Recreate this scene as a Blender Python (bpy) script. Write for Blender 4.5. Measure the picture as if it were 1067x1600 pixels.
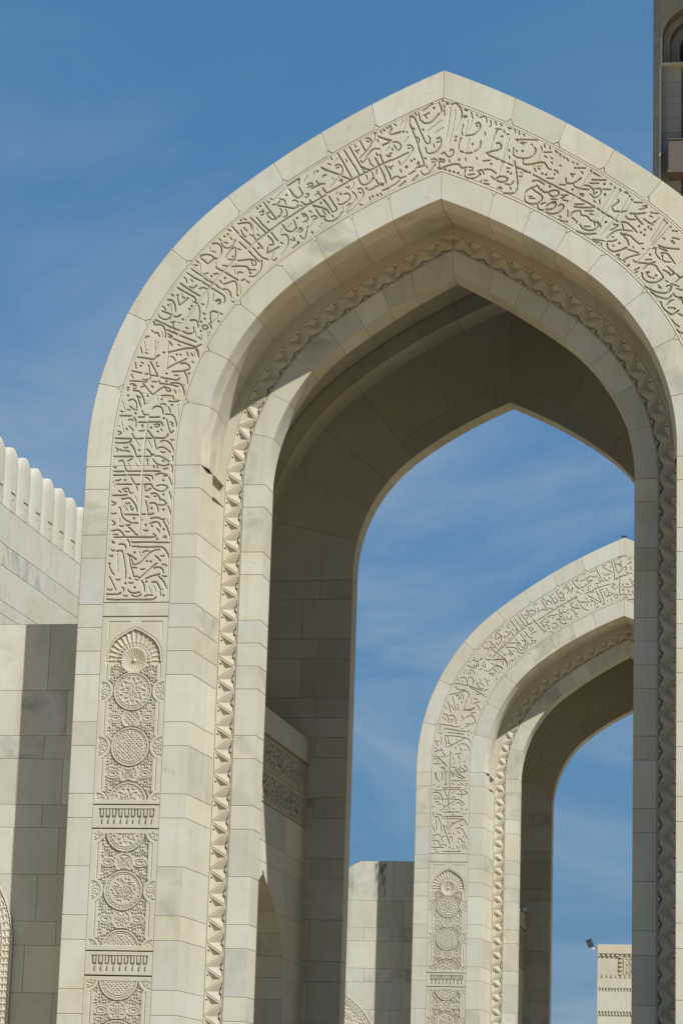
import bpy, math, random
import numpy as np
for o in list(bpy.data.objects):
    bpy.data.objects.remove(o)
SC = bpy.context.scene
# ---------------------------------------------------------------- camera
CAM = np.array([5.357022, -32.935513, 1.6])
YAW, PITCH, ROLL, FPX = -0.1953906, 0.2337463, 0.0313173, 4304.997
def cam_axes():
    cy, sy, cp, sp = math.cos(YAW), math.sin(YAW), math.cos(PITCH), math.sin(PITCH)
    f = np.array([sy*cp, cy*cp, sp]); r = np.array([cy, -sy, 0.0]); u = np.cross(r, f)
    cr, sr = math.cos(ROLL), math.sin(ROLL)
    return cr*r + sr*u, -sr*r + cr*u, f
from mathutils import Matrix, Vector
_r, _u, _f = cam_axes()
cd = bpy.data.cameras.new('camera'); cam = bpy.data.objects.new('camera', cd)
SC.collection.objects.link(cam)
cd.sensor_fit = 'VERTICAL'; cd.sensor_height = 24.0; cd.lens = 24.0*FPX/1600.0
cd.clip_start = 0.5; cd.clip_end = 20000
cam.matrix_world = Matrix([[_r[0], _u[0], -_f[0], CAM[0]], [_r[1], _u[1], -_f[1], CAM[1]],
                           [_r[2], _u[2], -_f[2], CAM[2]], [0, 0, 0, 1]])
SC.camera = cam
# ---------------------------------------------------------------- world, sun, exposure
SUN = Vector((1.15, -1.0, 1.55)).normalized()
W = bpy.data.worlds.new('World'); SC.world = W; W.use_nodes = True
nt = W.node_tree; N = nt.nodes; L = nt.links
bg = N['Background']; bg.inputs['Strength'].default_value = 0.082
sky = N.new('ShaderNodeTexSky'); sky.sky_type = 'NISHITA'; sky.sun_disc = False
sky.sun_elevation = math.asin(SUN.z); sky.sun_rotation = math.atan2(SUN.x, SUN.y)
sky.air_density = 1.0; sky.dust_density = 0.5; sky.ozone_density = 10.0; sky.altitude = 1000
# an even veil of high haze flattens the sky's gradient; wisps of thin cloud come from a stretched noise
veil = N.new('ShaderNodeMix'); veil.data_type = 'RGBA'; veil.inputs[0].default_value = 0.74
veil.inputs[7].default_value = (0.72, 2.18, 4.12, 1); L.new(sky.outputs[0], veil.inputs[6])
tc = N.new('ShaderNodeTexCoord'); mp = N.new('ShaderNodeMapping')
mp.inputs['Location'].default_value = (2.3, 0.7, 1.45); mp.inputs['Rotation'].default_value = (0.25, 0.55, 0.2); mp.inputs['Scale'].default_value = (4.6, 4.6, 12.0)
n1 = N.new('ShaderNodeTexNoise'); n1.inputs['Scale'].default_value = 1.0; n1.inputs['Detail'].default_value = 7
n1.inputs['Roughness'].default_value = 0.56; n1.inputs['Distortion'].default_value = 0.7
rp = N.new('ShaderNodeMapRange'); rp.inputs[1].default_value = 0.42; rp.inputs[2].default_value = 0.74
rp.inputs[3].default_value = 0.0; rp.inputs[4].default_value = 0.68
mx = N.new('ShaderNodeMix'); mx.data_type = 'RGBA'
mx.inputs[7].default_value = (4.2, 5.0, 5.6, 1)
L.new(tc.outputs['Generated'], mp.inputs['Vector']); L.new(mp.outputs[0], n1.inputs['Vector'])
sx = N.new('ShaderNodeSeparateXYZ'); L.new(tc.outputs['Generated'], sx.inputs[0])
lo = N.new('ShaderNodeMapRange'); lo.inputs[1].default_value = 0.40; lo.inputs[2].default_value = 0.22     # the cloud thins out upwards
lo.inputs[3].default_value = 0.12; lo.inputs[4].default_value = 1.0; L.new(sx.outputs[2], lo.inputs[0])
ml = N.new('ShaderNodeMath'); ml.operation = 'MULTIPLY'
L.new(n1.outputs['Fac'], rp.inputs[0]); L.new(rp.outputs[0], ml.inputs[0]); L.new(lo.outputs[0], ml.inputs[1]); L.new(ml.outputs[0], mx.inputs[0])
hz = N.new('ShaderNodeMapRange'); hz.inputs[1].default_value = 0.26; hz.inputs[2].default_value = 0.06   # haze towards the horizon
hz.inputs[3].default_value = 0.0; hz.inputs[4].default_value = 0.62; L.new(sx.outputs[2], hz.inputs[0])
hm = N.new('ShaderNodeMix'); hm.data_type = 'RGBA'; hm.inputs[7].default_value = (1.30, 2.42, 3.50, 1)
L.new(hz.outputs[0], hm.inputs[0]); L.new(veil.outputs[2], hm.inputs[6]); L.new(hm.outputs[2], mx.inputs[6]); L.new(mx.outputs[2], bg.inputs['Color'])
sl = bpy.data.lights.new('sun', 'SUN'); sl.energy = 5.0; sl.angle = math.radians(0.53); sl.color = (1.0, 0.985, 0.94)
so = bpy.data.objects.new('sun', sl); SC.collection.objects.link(so)
so.rotation_euler = SUN.to_track_quat('Z', 'Y').to_euler(); so.location = (20, -20, 40)
SC.view_settings.view_transform = 'Standard'; SC.view_settings.look = 'None'
SC.view_settings.exposure = 0.34; SC.view_settings.gamma = 1.0
SC.cycles.max_bounces = 8; SC.cycles.diffuse_bounces = 2
random.seed(7); RNG = np.random.default_rng(11)
# ---------------------------------------------------------------- materials
def new_mat(name):
    m = bpy.data.materials.new(name); m.use_nodes = True
    return m, m.node_tree.nodes, m.node_tree.links, m.node_tree.nodes['Principled BSDF']
def stone_mat(name, base, rough=0.62, bump=0.12):
    m, N, L, p = new_mat(name)
    geo = N.new('ShaderNodeNewGeometry'); at = N.new('ShaderNodeAttribute'); at.attribute_name = 'tint'
    def noise(scale, detail=4, dist=0.0):
        n = N.new('ShaderNodeTexNoise'); n.inputs['Scale'].default_value = scale
        n.inputs['Detail'].default_value = detail; n.inputs['Distortion'].default_value = dist
        L.new(geo.outputs['Position'], n.inputs['Vector']); return n
    def ramp(src, lo, hi, a, b):
        r = N.new('ShaderNodeMapRange'); r.inputs[1].default_value = lo; r.inputs[2].default_value = hi
        r.inputs[3].default_value = a; r.inputs[4].default_value = b; L.new(src, r.inputs[0]); return r.outputs[0]
    def mix(fac, a, b, mode='MIX'):
        x = N.new('ShaderNodeMix'); x.data_type = 'RGBA'; x.blend_type = mode
        for k, v in ((0, fac), (6, a), (7, b)):
            if isinstance(v, (float, int)): x.inputs[k].default_value = v
            elif isinstance(v, tuple): x.inputs[k].default_value = v
            else: L.new(v, x.inputs[k])
        return x.outputs[2]
    col = mix(1.0, base + (1,), at.outputs['Color'], 'MULTIPLY')
    big = noise(0.9, 3, 0.8); mid = noise(4.5, 5, 0.4); fine = noise(55, 3); wx = noise(1.7, 5, 1.6)
    col = mix(ramp(big.outputs['Fac'], 0.35, 0.72, 0.0, 0.5), col, (0.90, 0.80, 0.63, 1), 'MULTIPLY')   # ochre clouds in the marble
    col = mix(ramp(mid.outputs['Fac'], 0.42, 0.75, 0.0, 0.30), col, (0.84, 0.84, 0.82, 1), 'MULTIPLY')
    vein = N.new('ShaderNodeMath'); vein.operation = 'MULTIPLY'
    L.new(ramp(wx.outputs['Fac'], 0.44, 0.66, 0.0, 1.0), vein.inputs[0]); L.new(at.outputs['Alpha'], vein.inputs[1])
    col = mix(vein.outputs[0], col, (0.60, 0.62, 0.64, 1), 'MULTIPLY')                                  # grey veined stones
    ms = N.new('ShaderNodeMapping'); ms.inputs['Scale'].default_value = (7.0, 7.0, 0.55); L.new(geo.outputs['Position'], ms.inputs['Vector'])
    stk = N.new('ShaderNodeTexNoise'); stk.inputs['Scale'].default_value = 1.0; stk.inputs['Detail'].default_value = 5; L.new(ms.outputs[0], stk.inputs['Vector'])
    col = mix(ramp(stk.outputs['Fac'], 0.52, 0.80, 0.0, 0.55), col, (0.80, 0.76, 0.70, 1), 'MULTIPLY')                                  # faint rain streaks
    spt = noise(2.6, 6, 2.2); col = mix(ramp(spt.outputs['Fac'], 0.66, 0.76, 0.0, 0.5), col, (0.66, 0.65, 0.64, 1), 'MULTIPLY')        # scattered grey smudges
    col = mix(ramp(fine.outputs['Fac'], 0.3, 0.75, 0.0, 0.22), col, (0.86, 0.84, 0.80, 1), 'MULTIPLY')
    L.new(col, p.inputs['Base Color']); p.inputs['Roughness'].default_value = rough
    p.inputs['Specular IOR Level'].default_value = 0.3
    b = N.new('ShaderNodeBump'); b.inputs['Strength'].default_value = bump; b.inputs['Distance'].default_value = 0.012
    L.new(fine.outputs['Fac'], b.inputs['Height']); L.new(b.outputs[0], p.inputs['Normal'])
    return m
STONE = stone_mat('pale_marble', (0.482, 0.467, 0.398))
CARVED = stone_mat('carved_marble', (0.482, 0.460, 0.387), bump=0.05)
WHITE = stone_mat('white_marble', (0.452, 0.434, 0.378))
TOWER = stone_mat('tower_stone', (0.265, 0.27, 0.265))
def plain_mat(name, col, rough, metal=0.0, var=0.25, scale=9.0):
    m, N, L, p = new_mat(name)
    t = N.new('ShaderNodeTexCoord'); n = N.new('ShaderNodeTexNoise'); n.inputs['Scale'].default_value = scale
    n.inputs['Detail'].default_value = 5; L.new(t.outputs['Object'], n.inputs['Vector'])
    x = N.new('ShaderNodeMix'); x.data_type = 'RGBA'
    x.inputs[6].default_value = tuple(c*(1-var) for c in col) + (1,); x.inputs[7].default_value = tuple(c*(1+var) for c in col) + (1,)
    L.new(n.outputs['Fac'], x.inputs[0]); L.new(x.outputs[2], p.inputs['Base Color'])
    p.inputs['Roughness'].default_value = rough; p.inputs['Metallic'].default_value = metal
    return m
BLACK = plain_mat('black_metal', (0.02, 0.021, 0.024), 0.45)
LENS = plain_mat('lamp_glass', (0.10, 0.12, 0.15), 0.15)
PAINT = plain_mat('white_paint', (0.75, 0.76, 0.78), 0.5, var=0.06)
BROWN = plain_mat('brown_screen', (0.085, 0.066, 0.056), 0.7)
ABSORBER = plain_mat('dark_absorber', (0.075, 0.068, 0.06), 0.6, var=0.2, scale=3.0)  # for the added dark ground that soaks up bounce light
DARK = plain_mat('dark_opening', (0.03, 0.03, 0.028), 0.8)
PAVE = plain_mat('pale_paving', (0.68, 0.49, 0.225), 0.7, var=0.12, scale=0.6)
EARTH = plain_mat('dry_earth', (0.13, 0.105, 0.07), 0.9, var=0.3, scale=0.05)
GROUT = (0.70, 0.635, 0.535, 0.0)
# ---------------------------------------------------------------- object helpers
def tag(o, label=None, cat=None, group=None, kind=None):
    for k, v in (('label', label), ('category', cat), ('group', group), ('kind', kind)):
        if v: o[k] = v
    return o
def empty(name, loc, label, cat, group=None):
    o = bpy.data.objects.new(name, None); SC.collection.objects.link(o); o.location = loc
    o.empty_display_size = 0.4
    return tag(o, label, cat, group, 'thing')
class MB:
    """collects quads with a tint per vertex; build() links them as ONE mesh object"""
    def __init__(s): s.v = []; s.q = []; s.c = []; s.n = 0
    def add(s, v, q, c):
        v = np.asarray(v, float); q = np.asarray(q, int)
        c = np.asarray(c, float)
        if c.ndim == 1: c = np.tile(c, (len(v), 1))
        s.v.append(v); s.q.append(q + s.n); s.c.append(c); s.n += len(v)
    def grid(s, v, nu, nv, c):
        i = np.arange(nu*nv).reshape(nu, nv)
        s.add(v, np.stack([i[:-1, :-1], i[1:, :-1], i[1:, 1:], i[:-1, 1:]], -1).reshape(-1, 4), c)
    def box(s, lo, hi, c=(1, 1, 1, 0), rot=None, at=None):
        x0, y0, z0 = lo; x1, y1, z1 = hi
        v = np.array([[x0,y0,z0],[x1,y0,z0],[x1,y1,z0],[x0,y1,z0],[x0,y0,z1],[x1,y0,z1],[x1,y1,z1],[x0,y1,z1]], float)
        if rot is not None: v = v @ np.array(rot).T
        if at is not None: v = v + np.array(at)
        s.add(v, [[0,3,2,1],[4,5,6,7],[0,1,5,4],[1,2,6,5],[2,3,7,6],[3,0,4,7]], np.array(c, float))
    def tube(s, pts, r, c=(1, 1, 1, 0), n=10, caps=True):
        pts = np.array(pts, float); rs = np.full(len(pts), r, float) if np.isscalar(r) else np.array(r, float)
        rings = []
        for i, p in enumerate(pts):
            d = pts[min(i+1, len(pts)-1)] - pts[max(i-1, 0)]; d /= np.linalg.norm(d) + 1e-9
            a = np.cross(d, [0, 0, 1.0]); a = a if np.linalg.norm(a) > 1e-3 else np.cross(d, [1.0, 0, 0]); a /= np.linalg.norm(a)
            b = np.cross(d, a); t = np.linspace(0, 2*math.pi, n+1)
            rings.append(p + rs[i]*(np.cos(t)[:, None]*a + np.sin(t)[:, None]*b))
        if caps:
            rings = [np.tile(pts[0], (n+1, 1))] + rings + [np.tile(pts[-1], (n+1, 1))]
        s.grid(np.concatenate(rings), len(rings), n+1, np.array(c, float))
    def block(s, fn, us, vs, tint, g=None, d=0.006, gap=(1, 1, 1, 1)):
        """one stone: us, vs are sample positions whose outermost ring drops into the joint"""
        U, V = np.meshgrid(us, vs, indexing='ij'); H = np.zeros_like(U); C = np.tile(np.array(tint, float), (U.size, 1)).reshape(U.shape + (4,))
        for k, sl_ in enumerate((np.s_[0, :], np.s_[-1, :], np.s_[:, 0], np.s_[:, -1])):
            if gap[k]: H[sl_] = -d; C[sl_] = GROUT
        s.grid(fn(U.ravel(), V.ravel(), H.ravel()), len(us), len(vs), C.reshape(-1, 4))
    def build(s, name, mat, parent=None, smooth=False):
        v = np.concatenate(s.v); q = np.concatenate(s.q); c = np.concatenate(s.c)
        me = bpy.data.meshes.new(name)
        me.vertices.add(len(v)); me.vertices.foreach_set('co', v.astype(np.float32).ravel())
        me.loops.add(q.size); me.loops.foreach_set('vertex_index', q.astype(np.int32).ravel())
        me.polygons.add(len(q)); me.polygons.foreach_set('loop_start', np.arange(0, q.size, 4, dtype=np.int32))
        me.polygons.foreach_set('loop_total', np.full(len(q), 4, np.int32))
        me.update(calc_edges=True)
        a = me.color_attributes.new('tint', 'FLOAT_COLOR', 'POINT'); a.data.foreach_set('color', c.astype(np.float32).ravel())
        me.polygons.foreach_set('use_smooth', np.full(len(q), bool(smooth)))
        me.materials.append(mat)
        o = bpy.data.objects.new(name, me); SC.collection.objects.link(o)
        if parent is not None: o.parent = parent
        return o
def tint(spread=0.04, vein=0.22, warm=0.018):
    b = 1 + random.gauss(0, spread); w = random.gauss(0, warm)
    v = random.random()**2*0.9 if random.random() < vein else random.random()*0.12
    return (b*(1+0.4*w), b, b*(1-1.4*w), v)
def seg(a, b, g, n):
    """a..b with a joint margin g at both ends and n steps between"""
    return np.concatenate([[a], np.linspace(a+g, b-g, n+1), [b]])
# ---------------------------------------------------------------- the pointed arch
C1, ZC, R1, TH, R2 = -0.0966, 10.3459, 4.4196, 52.1678, 11.3466
C2X, C2Z = 4.15212, 4.87487
E0 = math.degrees(math.acos(C2X/R2)); SPRING = 10.2362 - ZC; COURSE = 0.3
def ap(t, w, side=1, k=0.0):
    """t below 0: metres down the jamb; 0..E0: degrees up to the apex; w: offset inwards from the outer edge"""
    t = np.asarray(t, float); w = np.broadcast_to(np.asarray(w, float), t.shape).copy()
    if k: w += k*np.clip(t/32.0, 0, 1)**0.8
    else: w += (-0.02+0.105*np.clip(w/1.1, 0, 1))*np.clip((t-54)/(E0-54), 0, 1)**1.4     # the ring thickens a little at the apex
    x = np.where(t < 0, R1 - w - C1, 0.0); z = np.where(t < 0, ZC + t, 0.0)
    m = (t >= 0) & (t <= TH); a = np.radians(t)
    x = np.where(m, -C1 + (R1-w)*np.cos(a), x); z = np.where(m, ZC + (R1-w)*np.sin(a), z)
    m = t > TH; q = (t-TH)/(E0-TH); e = np.degrees(np.arccos(C2X/(R2-w))); p = np.radians(TH + q*(e-TH))
    x = np.where(m, -C2X + (R2-w)*np.cos(p), x); z = np.where(m, C2Z + (R2-w)*np.sin(p), z)
    return side*x, z
def dt(t, g): return g if t < -1e-6 else (math.degrees(g/(R1-0.8)) if t < TH-1e-6 else math.degrees(g/(R2-0.8)))
JAMB = [0,1,3,4,6,7,8,9,11,12,14,15,17,19,20,22,23,25,26,28,30,31,33]
TJ = [SPRING - COURSE*n for n in JAMB]; TJ = TJ[::-1]; TJ[0] = -ZC+0.008
ARCJ = [13.05, 26.1, 39.15, 52.1678, 55.9, 59.6, 63.35, E0]
TALL = TJ + ARCJ
def stones(t0=-99, t1=99): return [(a, b) for a, b in zip(TALL[:-1], TALL[1:]) if a > t0-1e-6 and b < t1+1e-6]
def tsamp(a, b, g=0.007):
    n = 1 if b <= 0 else (8 if b <= TH+0.01 else 4)
    if a < 0 < b: return np.concatenate([[a, a+dt(a, g)], np.linspace(0, b-dt(b-0.1, g), 9), [b]])
    return np.concatenate([[a], np.linspace(a+dt(a+1e-3, g), b-dt(b-1e-3, g), n+1), [b]])
def face(Y, side, k=0.0, s=-1):
    def f(t, w, h):
        x, z = ap(t, w, side, k); return np.stack([x, np.full_like(x, Y) + s*h, z], -1)
    return f
def soffit(wf, side, k=0.0, s=1):
    def f(t, y, h):
        x, z = ap(t, wf(t, y) + s*h, side, k); return np.stack([x, y, z], -1)
    return f
const = lambda c: (lambda t, y: np.full_like(np.asarray(t, float), c))
WB0, WB1, WIN = 0.323, 1.178, 1.515
WL = [0.296, 1.178+0.024]          # carved column on the piers
D_A, D_B, D_V, D_R0, D_R1, D_END = 1.08, 1.54, 6.4, 7.0, 7.4, 8.45
W_V, W_RIB, W_R = 0.62, 0.86, 2.17
Z_SCR = 7.78
# pen strokes of the two inscriptions on the arch faces: pen, then x,z points in units of 4 mm
TXT_NEAR = ("t-993,2400 -948,2399;t-939,2400 -925,2400;t-918,2399 -898,2402;n-1005,2409 -1002,2395 -990,2383 -968,2373 -947,2372;d-962,2387;h-940,2392 -940,2367 -941,2335;h-939,2379 -932,2383;t"
"-908,2386 -894,2389 -882,2388 -869,2382 -862,2385;t-910,2369 -896,2374 -882,2373 -874,2358;t-866,2377 -854,2358 -848,2344 -844,2329;h-854,2381 -846,2364;d-923,2365;n-929,2349 -921,"
"2345 -915,2349;d-863,2350;n-865,2325 -855,2322;n-858,2329 -854,2325;d-883,2319;d-902,2361;n-887,2354 -880,2348 -877,2339;n-897,2336 -892,2332;t-1034,2347 -1024,2349 -1014,2351 -100"
"2,2344 -990,2329;n-1033,2381 -1023,2371 -1032,2365;h-1009,2388 -1008,2373;n-1009,2364 -1000,2361 -995,2364;t-987,2365 -973,2367;t-980,2360 -967,2349 -955,2336 -948,2334;n-988,2346 "
"-980,2343 -975,2345;n-1028,2335 -1018,2335 -1012,2336;t-1025,2326 -993,2327;t-987,2326 -941,2326 -894,2326 -888,2331;n-980,2318 -974,2310 -972,2296;t-966,2310 -907,2309 -845,2307;t"
"-963,2296 -917,2293 -873,2294 -859,2287 -848,2273 -844,2258;n-1031,2309 -1021,2310;n-1030,2315 -1024,2306;t-1007,2303 -995,2304 -987,2299 -984,2288;t-1014,2280 -1005,2283 -994,2281"
";n-1032,2287 -1026,2281 -1021,2286;n-1037,2267 -1030,2264 -1026,2267;d-955,2276;h-940,2279 -932,2262;n-929,2275 -919,2281 -907,2280;t-978,2271 -962,2263 -948,2252;n-873,2285 -892,2"
"282 -905,2274 -921,2257 -934,2244 -956,2237 -963,2254;t-972,2265 -967,2239 -960,2217 -954,2198;h-1010,2272 -1006,2209;n-993,2275 -986,2245 -981,2217 -981,2190;d-1035,2240;n-1034,22"
"31 -1029,2218 -1017,2204;n-1033,2199 -1021,2177 -1010,2155;n-1012,2190 -1005,2187 -998,2190;d-980,2176;d-913,2247;d-901,2246;n-933,2222 -925,2221 -919,2223;t-887,2264 -876,2256 -86"
"9,2247;n-869,2265 -861,2262 -858,2266;n-880,2241 -897,2227 -918,2207 -934,2194;n-954,2198 -943,2199 -934,2192;n-949,2190 -942,2186 -934,2191;n-864,2236 -856,2236 -847,2232;t-889,22"
"25 -876,2228 -863,2223 -858,2209;t-915,2190 -896,2199 -869,2206;n-861,2200 -852,2197 -846,2199;t-874,2199 -860,2186 -851,2173 -846,2159;d-966,2193;n-969,2179 -961,2176 -955,2180;d-"
"912,2181;t-927,2184 -919,2171 -917,2150;t-894,2180 -880,2180 -871,2167 -864,2154;h-864,2154 -856,2155;n-865,2148 -864,2136;d-854,2136;h-903,2165 -893,2143;h-886,2166 -879,2149;t-91"
"5,2134 -904,2138 -890,2137;n-1037,2158 -1028,2155 -1022,2158;n-990,2164 -984,2158 -985,2150;t-1039,2142 -1019,2141 -1002,2142 -992,2147;t-1038,2125 -991,2124 -909,2123 -887,2124 -8"
"78,2131;d-949,2163;t-971,2155 -962,2147 -948,2145 -932,2148;n-959,2138 -945,2133 -930,2137 -928,2142;n-985,2138 -978,2135 -971,2137;n-958,2228 -944,2226;t-1037,2652 -983,2650;t-981"
",2665 -973,2651 -943,2650;t-936,2651 -918,2650;n-931,2676 -921,2664 -911,2651;t-911,2651 -879,2650 -868,2653 -863,2664;t-1035,2637 -995,2637 -983,2644;t-986,2632 -974,2617 -966,259"
"5;h-967,2642 -955,2625;h-927,2642 -915,2618;n-908,2644 -902,2619;n-888,2637 -879,2642 -865,2639 -853,2628 -845,2612 -844,2603;n-899,2613 -889,2620 -872,2617 -852,2601;n-855,2644 -8"
"44,2643;n-1034,2621 -1027,2614 -1032,2606;n-1016,2610 -1002,2611 -988,2607;n-1027,2614 -1016,2614;n-1008,2622 -999,2619 -995,2623;d-956,2611;t-931,2614 -921,2605 -914,2593;n-914,25"
"93 -907,2597;t-1039,2592 -974,2591;t-965,2591 -948,2591;n-940,2590 -914,2591;n-904,2591 -890,2591 -876,2585 -856,2572;n-909,2580 -897,2566 -877,2559 -861,2560 -856,2565;n-885,2605 "
"-877,2602 -870,2604;d-875,2574;n-928,2582 -927,2563;h-956,2584 -948,2566;n-1022,2575 -1011,2579 -1005,2571 -999,2551 -991,2543;t-991,2542 -948,2542;t-939,2542 -884,2541;n-1039,2558"
" -1031,2553 -1030,2559;t-1036,2543 -1001,2542;h-989,2568 -982,2550;h-966,2570 -957,2552;n-993,2576 -977,2584;d-905,2555;d-894,2554;n-874,2549 -860,2549;t-1036,2530 -995,2530;t-988,"
"2530 -948,2529;n-940,2529 -917,2528 -909,2524 -908,2514;t-899,2528 -885,2534 -871,2531 -859,2526;n-859,2526 -873,2524;d-872,2510;n-854,2520 -848,2507 -845,2495;n-847,2560 -845,2546"
" -846,2535;n-846,2590 -845,2574;n-931,2521 -922,2517 -916,2509;n-931,2492 -929,2476 -910,2486;d-998,2513;n-1029,2513 -1019,2512 -1012,2516;h-1035,2509 -1032,2488;t-1025,2500 -974,2"
"499;n-978,2521 -969,2505 -963,2499;t-963,2499 -948,2499;t-935,2499 -912,2499;n-894,2492 -880,2496 -863,2493 -856,2486;n-913,2500 -901,2484 -882,2475 -865,2477 -858,2486;n-1006,2482"
" -996,2486 -986,2485 -980,2471 -970,2471;n-999,2477 -988,2475;n-958,2490 -956,2479;t-1036,2464 -1000,2464 -988,2466;n-1017,2479 -1009,2473;t-1006,2451 -994,2453 -980,2454 -969,2443"
" -958,2427 -953,2410;h-961,2460 -955,2443;n-928,2459 -917,2455;d-870,2464;n-851,2473 -847,2461 -844,2447;t-910,2467 -898,2469 -887,2461 -879,2449;n-900,2459 -893,2457;n-883,2447 -8"
"69,2446 -859,2435;n-884,2431 -869,2429 -858,2435;n-927,2443 -921,2426 -917,2404;t-913,2436 -899,2437 -889,2428 -884,2409;d-907,2419;d-868,2414;n-853,2426 -847,2414 -845,2399;n-1038"
",2444 -1025,2437 -1036,2431;n-992,2438 -985,2435 -978,2439;n-977,2423 -970,2413 -965,2421;d-975,2426;h-1000,2430 -988,2411;h-994,2431 -983,2411;n-1014,2423 -1009,2422 -1005,2405 -9"
"99,2392;n-1036,2404 -1027,2403 -1022,2406;h-933,2686 -937,2650 -939,2611 -940,2570 -942,2526 -941,2481 -941,2440 -942,2402;t-976,2922 -950,2918 -923,2913 -910,2925;d-907,2925;n-983"
",2903 -980,2883;d-965,2892;n-964,2904 -956,2900;t-933,2904 -920,2882 -906,2856;n-939,2895 -935,2876 -931,2847;t-993,2876 -960,2868;t-949,2865 -939,2865;n-931,2861 -906,2856;n-911,2"
"902 -914,2893 -904,2889;h-874,2939 -876,2910 -878,2881;n-878,2881 -850,2896 -813,2913;t-876,2935 -840,2943 -818,2947 -791,2947;t-791,2947 -781,2936 -777,2920;n-867,2921 -858,2919 -"
"856,2914 -849,2906;d-847,2927;d-834,2926;n-814,2934 -809,2921;n-799,2930 -793,2920;h-790,2935 -786,2919;n-795,2903 -789,2898;t-834,2896 -819,2898 -805,2889 -803,2879;t-860,2870 -83"
"6,2871 -814,2873 -803,2879;t-896,2852 -867,2846 -841,2842 -834,2849;n-852,2858 -839,2857;n-820,2868 -810,2853 -808,2829;d-803,2862;d-878,2864;n-902,2841 -898,2832;t-898,2832 -869,2"
"828 -837,2820;t-863,2833 -838,2831 -828,2825 -819,2809 -817,2790;h-828,2825 -815,2825;h-834,2809 -835,2796;n-849,2808 -844,2798;n-999,2843 -972,2841 -949,2838 -941,2839;n-994,2864 "
"-988,2851;n-956,2847 -948,2844 -937,2847;n-925,2839 -908,2837;d-877,2839;n-998,2832 -984,2832 -976,2822;n-984,2832 -988,2819 -979,2817;d-1003,2820;d-1004,2812;d-1002,2794;n-961,281"
"9 -949,2825 -939,2815 -928,2802 -922,2795;n-954,2833 -945,2823;n-928,2824 -920,2822 -924,2816;n-922,2795 -903,2808 -883,2822;n-885,2820 -869,2816 -861,2807 -871,2805 -882,2817;t-98"
"5,2810 -969,2808 -957,2796 -949,2777 -947,2762;n-974,2793 -959,2785;t-971,2787 -964,2771 -958,2755;d-937,2791;n-893,2791 -868,2791 -853,2787 -851,2776;d-890,2779;h-904,2785 -902,27"
"72;n-1000,2776 -988,2781 -976,2774 -971,2758 -973,2747;n-995,2759 -980,2747 -970,2745;h-1019,2774 -1008,2740;n-1024,2742 -1015,2740;n-1002,2747 -992,2745;d-974,2734;t-1025,2727 -98"
"8,2726;n-954,2742 -944,2728 -933,2730;t-921,2744 -912,2754 -901,2756 -889,2750 -883,2729;n-893,2762 -882,2764 -874,2757;n-867,2772 -851,2770 -838,2771 -832,2774;d-855,2759;n-866,27"
"52 -859,2736;h-835,2760 -833,2722;n-874,2729 -855,2727 -843,2714 -838,2695 -838,2685;t-964,2721 -944,2721;t-928,2720 -894,2720;h-946,2764 -936,2767 -927,2779 -922,2792;n-997,2712 -"
"988,2714 -980,2710;n-979,2720 -972,2710 -971,2688;n-993,2691 -983,2682 -979,2675;t-963,2704 -935,2704;t-929,2704 -905,2704 -889,2703 -882,2691;n-912,2695 -898,2697 -892,2693 -901,2"
"686 -909,2690;d-920,2685;d-880,2715;n-870,2711 -863,2686 -855,2665;n-855,2666 -845,2673;n-859,2703 -849,2698 -854,2692 -847,2688;n-953,2691 -949,2695 -947,2687;n-959,2675 -941,2676"
";n-932,2677 -919,2661 -912,2650;d-898,2672;n-888,2680 -883,2673;h-1030,2694 -1023,2689;n-1030,2676 -1017,2670 -1028,2664;h-1019,2705 -1009,2670;d-1001,2682;h-898,2832 -910,2805 -92"
"1,2779;h-930,2728 -933,2693 -939,2652 -940,2620;n-874,3131 -867,3127 -870,3124;d-853,3127;n-854,3122 -847,3094;n-845,3092 -819,3114;d-819,3116;n-835,3121 -828,3116;h-840,3134 -838,"
"3113;t-886,3113 -870,3109 -861,3094 -858,3072;n-902,3091 -896,3087 -890,3077;d-883,3094;h-874,3098 -871,3072;t-902,3075 -869,3062;n-914,3062 -909,3054 -895,3047 -880,3048 -872,3056"
";t-862,3057 -851,3054 -839,3061;t-924,3046 -898,3034 -865,3017 -841,3008;n-871,3036 -857,3038;n-866,3035 -862,3020;h-850,3036 -836,3032;d-832,3045;d-812,3079;d-805,3089;n-801,3104 "
"-786,3097;t-927,3030 -907,3029 -896,3023 -889,3005 -888,2985;d-928,3038;n-935,3011 -929,3006;t-924,3002 -914,3002 -907,2989;h-900,3005 -897,2985;n-949,2992 -941,2990;n-955,2984 -95"
"0,2990;h-956,2974 -951,2945 -945,2945;t-883,3011 -868,3004 -847,2996;n-858,3004 -851,2992;t-839,2991 -813,2980 -784,2968;t-860,2980 -834,2969 -802,2957 -786,2950 -777,2934 -775,291"
"6;n-880,2998 -864,2988;n-877,2988 -867,2983;n-874,2972 -869,2965 -863,2957;n-845,2961 -836,2956;h-876,2969 -878,2937;t-831,3005 -810,2996 -798,2999;t-808,3041 -793,3042 -783,3034 -"
"781,3016;n-821,3017 -813,3014;n-783,3092 -777,3069 -778,3050 -780,3037;h-760,3080 -753,3107 -753,3133;n-773,3097 -764,3092;h-733,3126 -737,3104;n-743,3065 -731,3071 -721,3066;n-743"
",3062 -741,3042 -739,3029;h-718,3068 -717,3048 -739,3029;n-766,3064 -759,3061 -762,3058;d-760,3045;d-771,3035;n-768,3019 -757,3024 -748,3015 -757,3009 -767,3016;n-745,3030 -735,301"
"2;n-728,3103 -717,3110 -710,3101 -713,3093;n-710,3064 -702,3057;d-713,3035;d-771,3004;h-788,3002 -786,2982;n-778,2985 -770,2976;h-769,2992 -768,2977;n-795,3017 -793,2999;n-783,2952"
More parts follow.
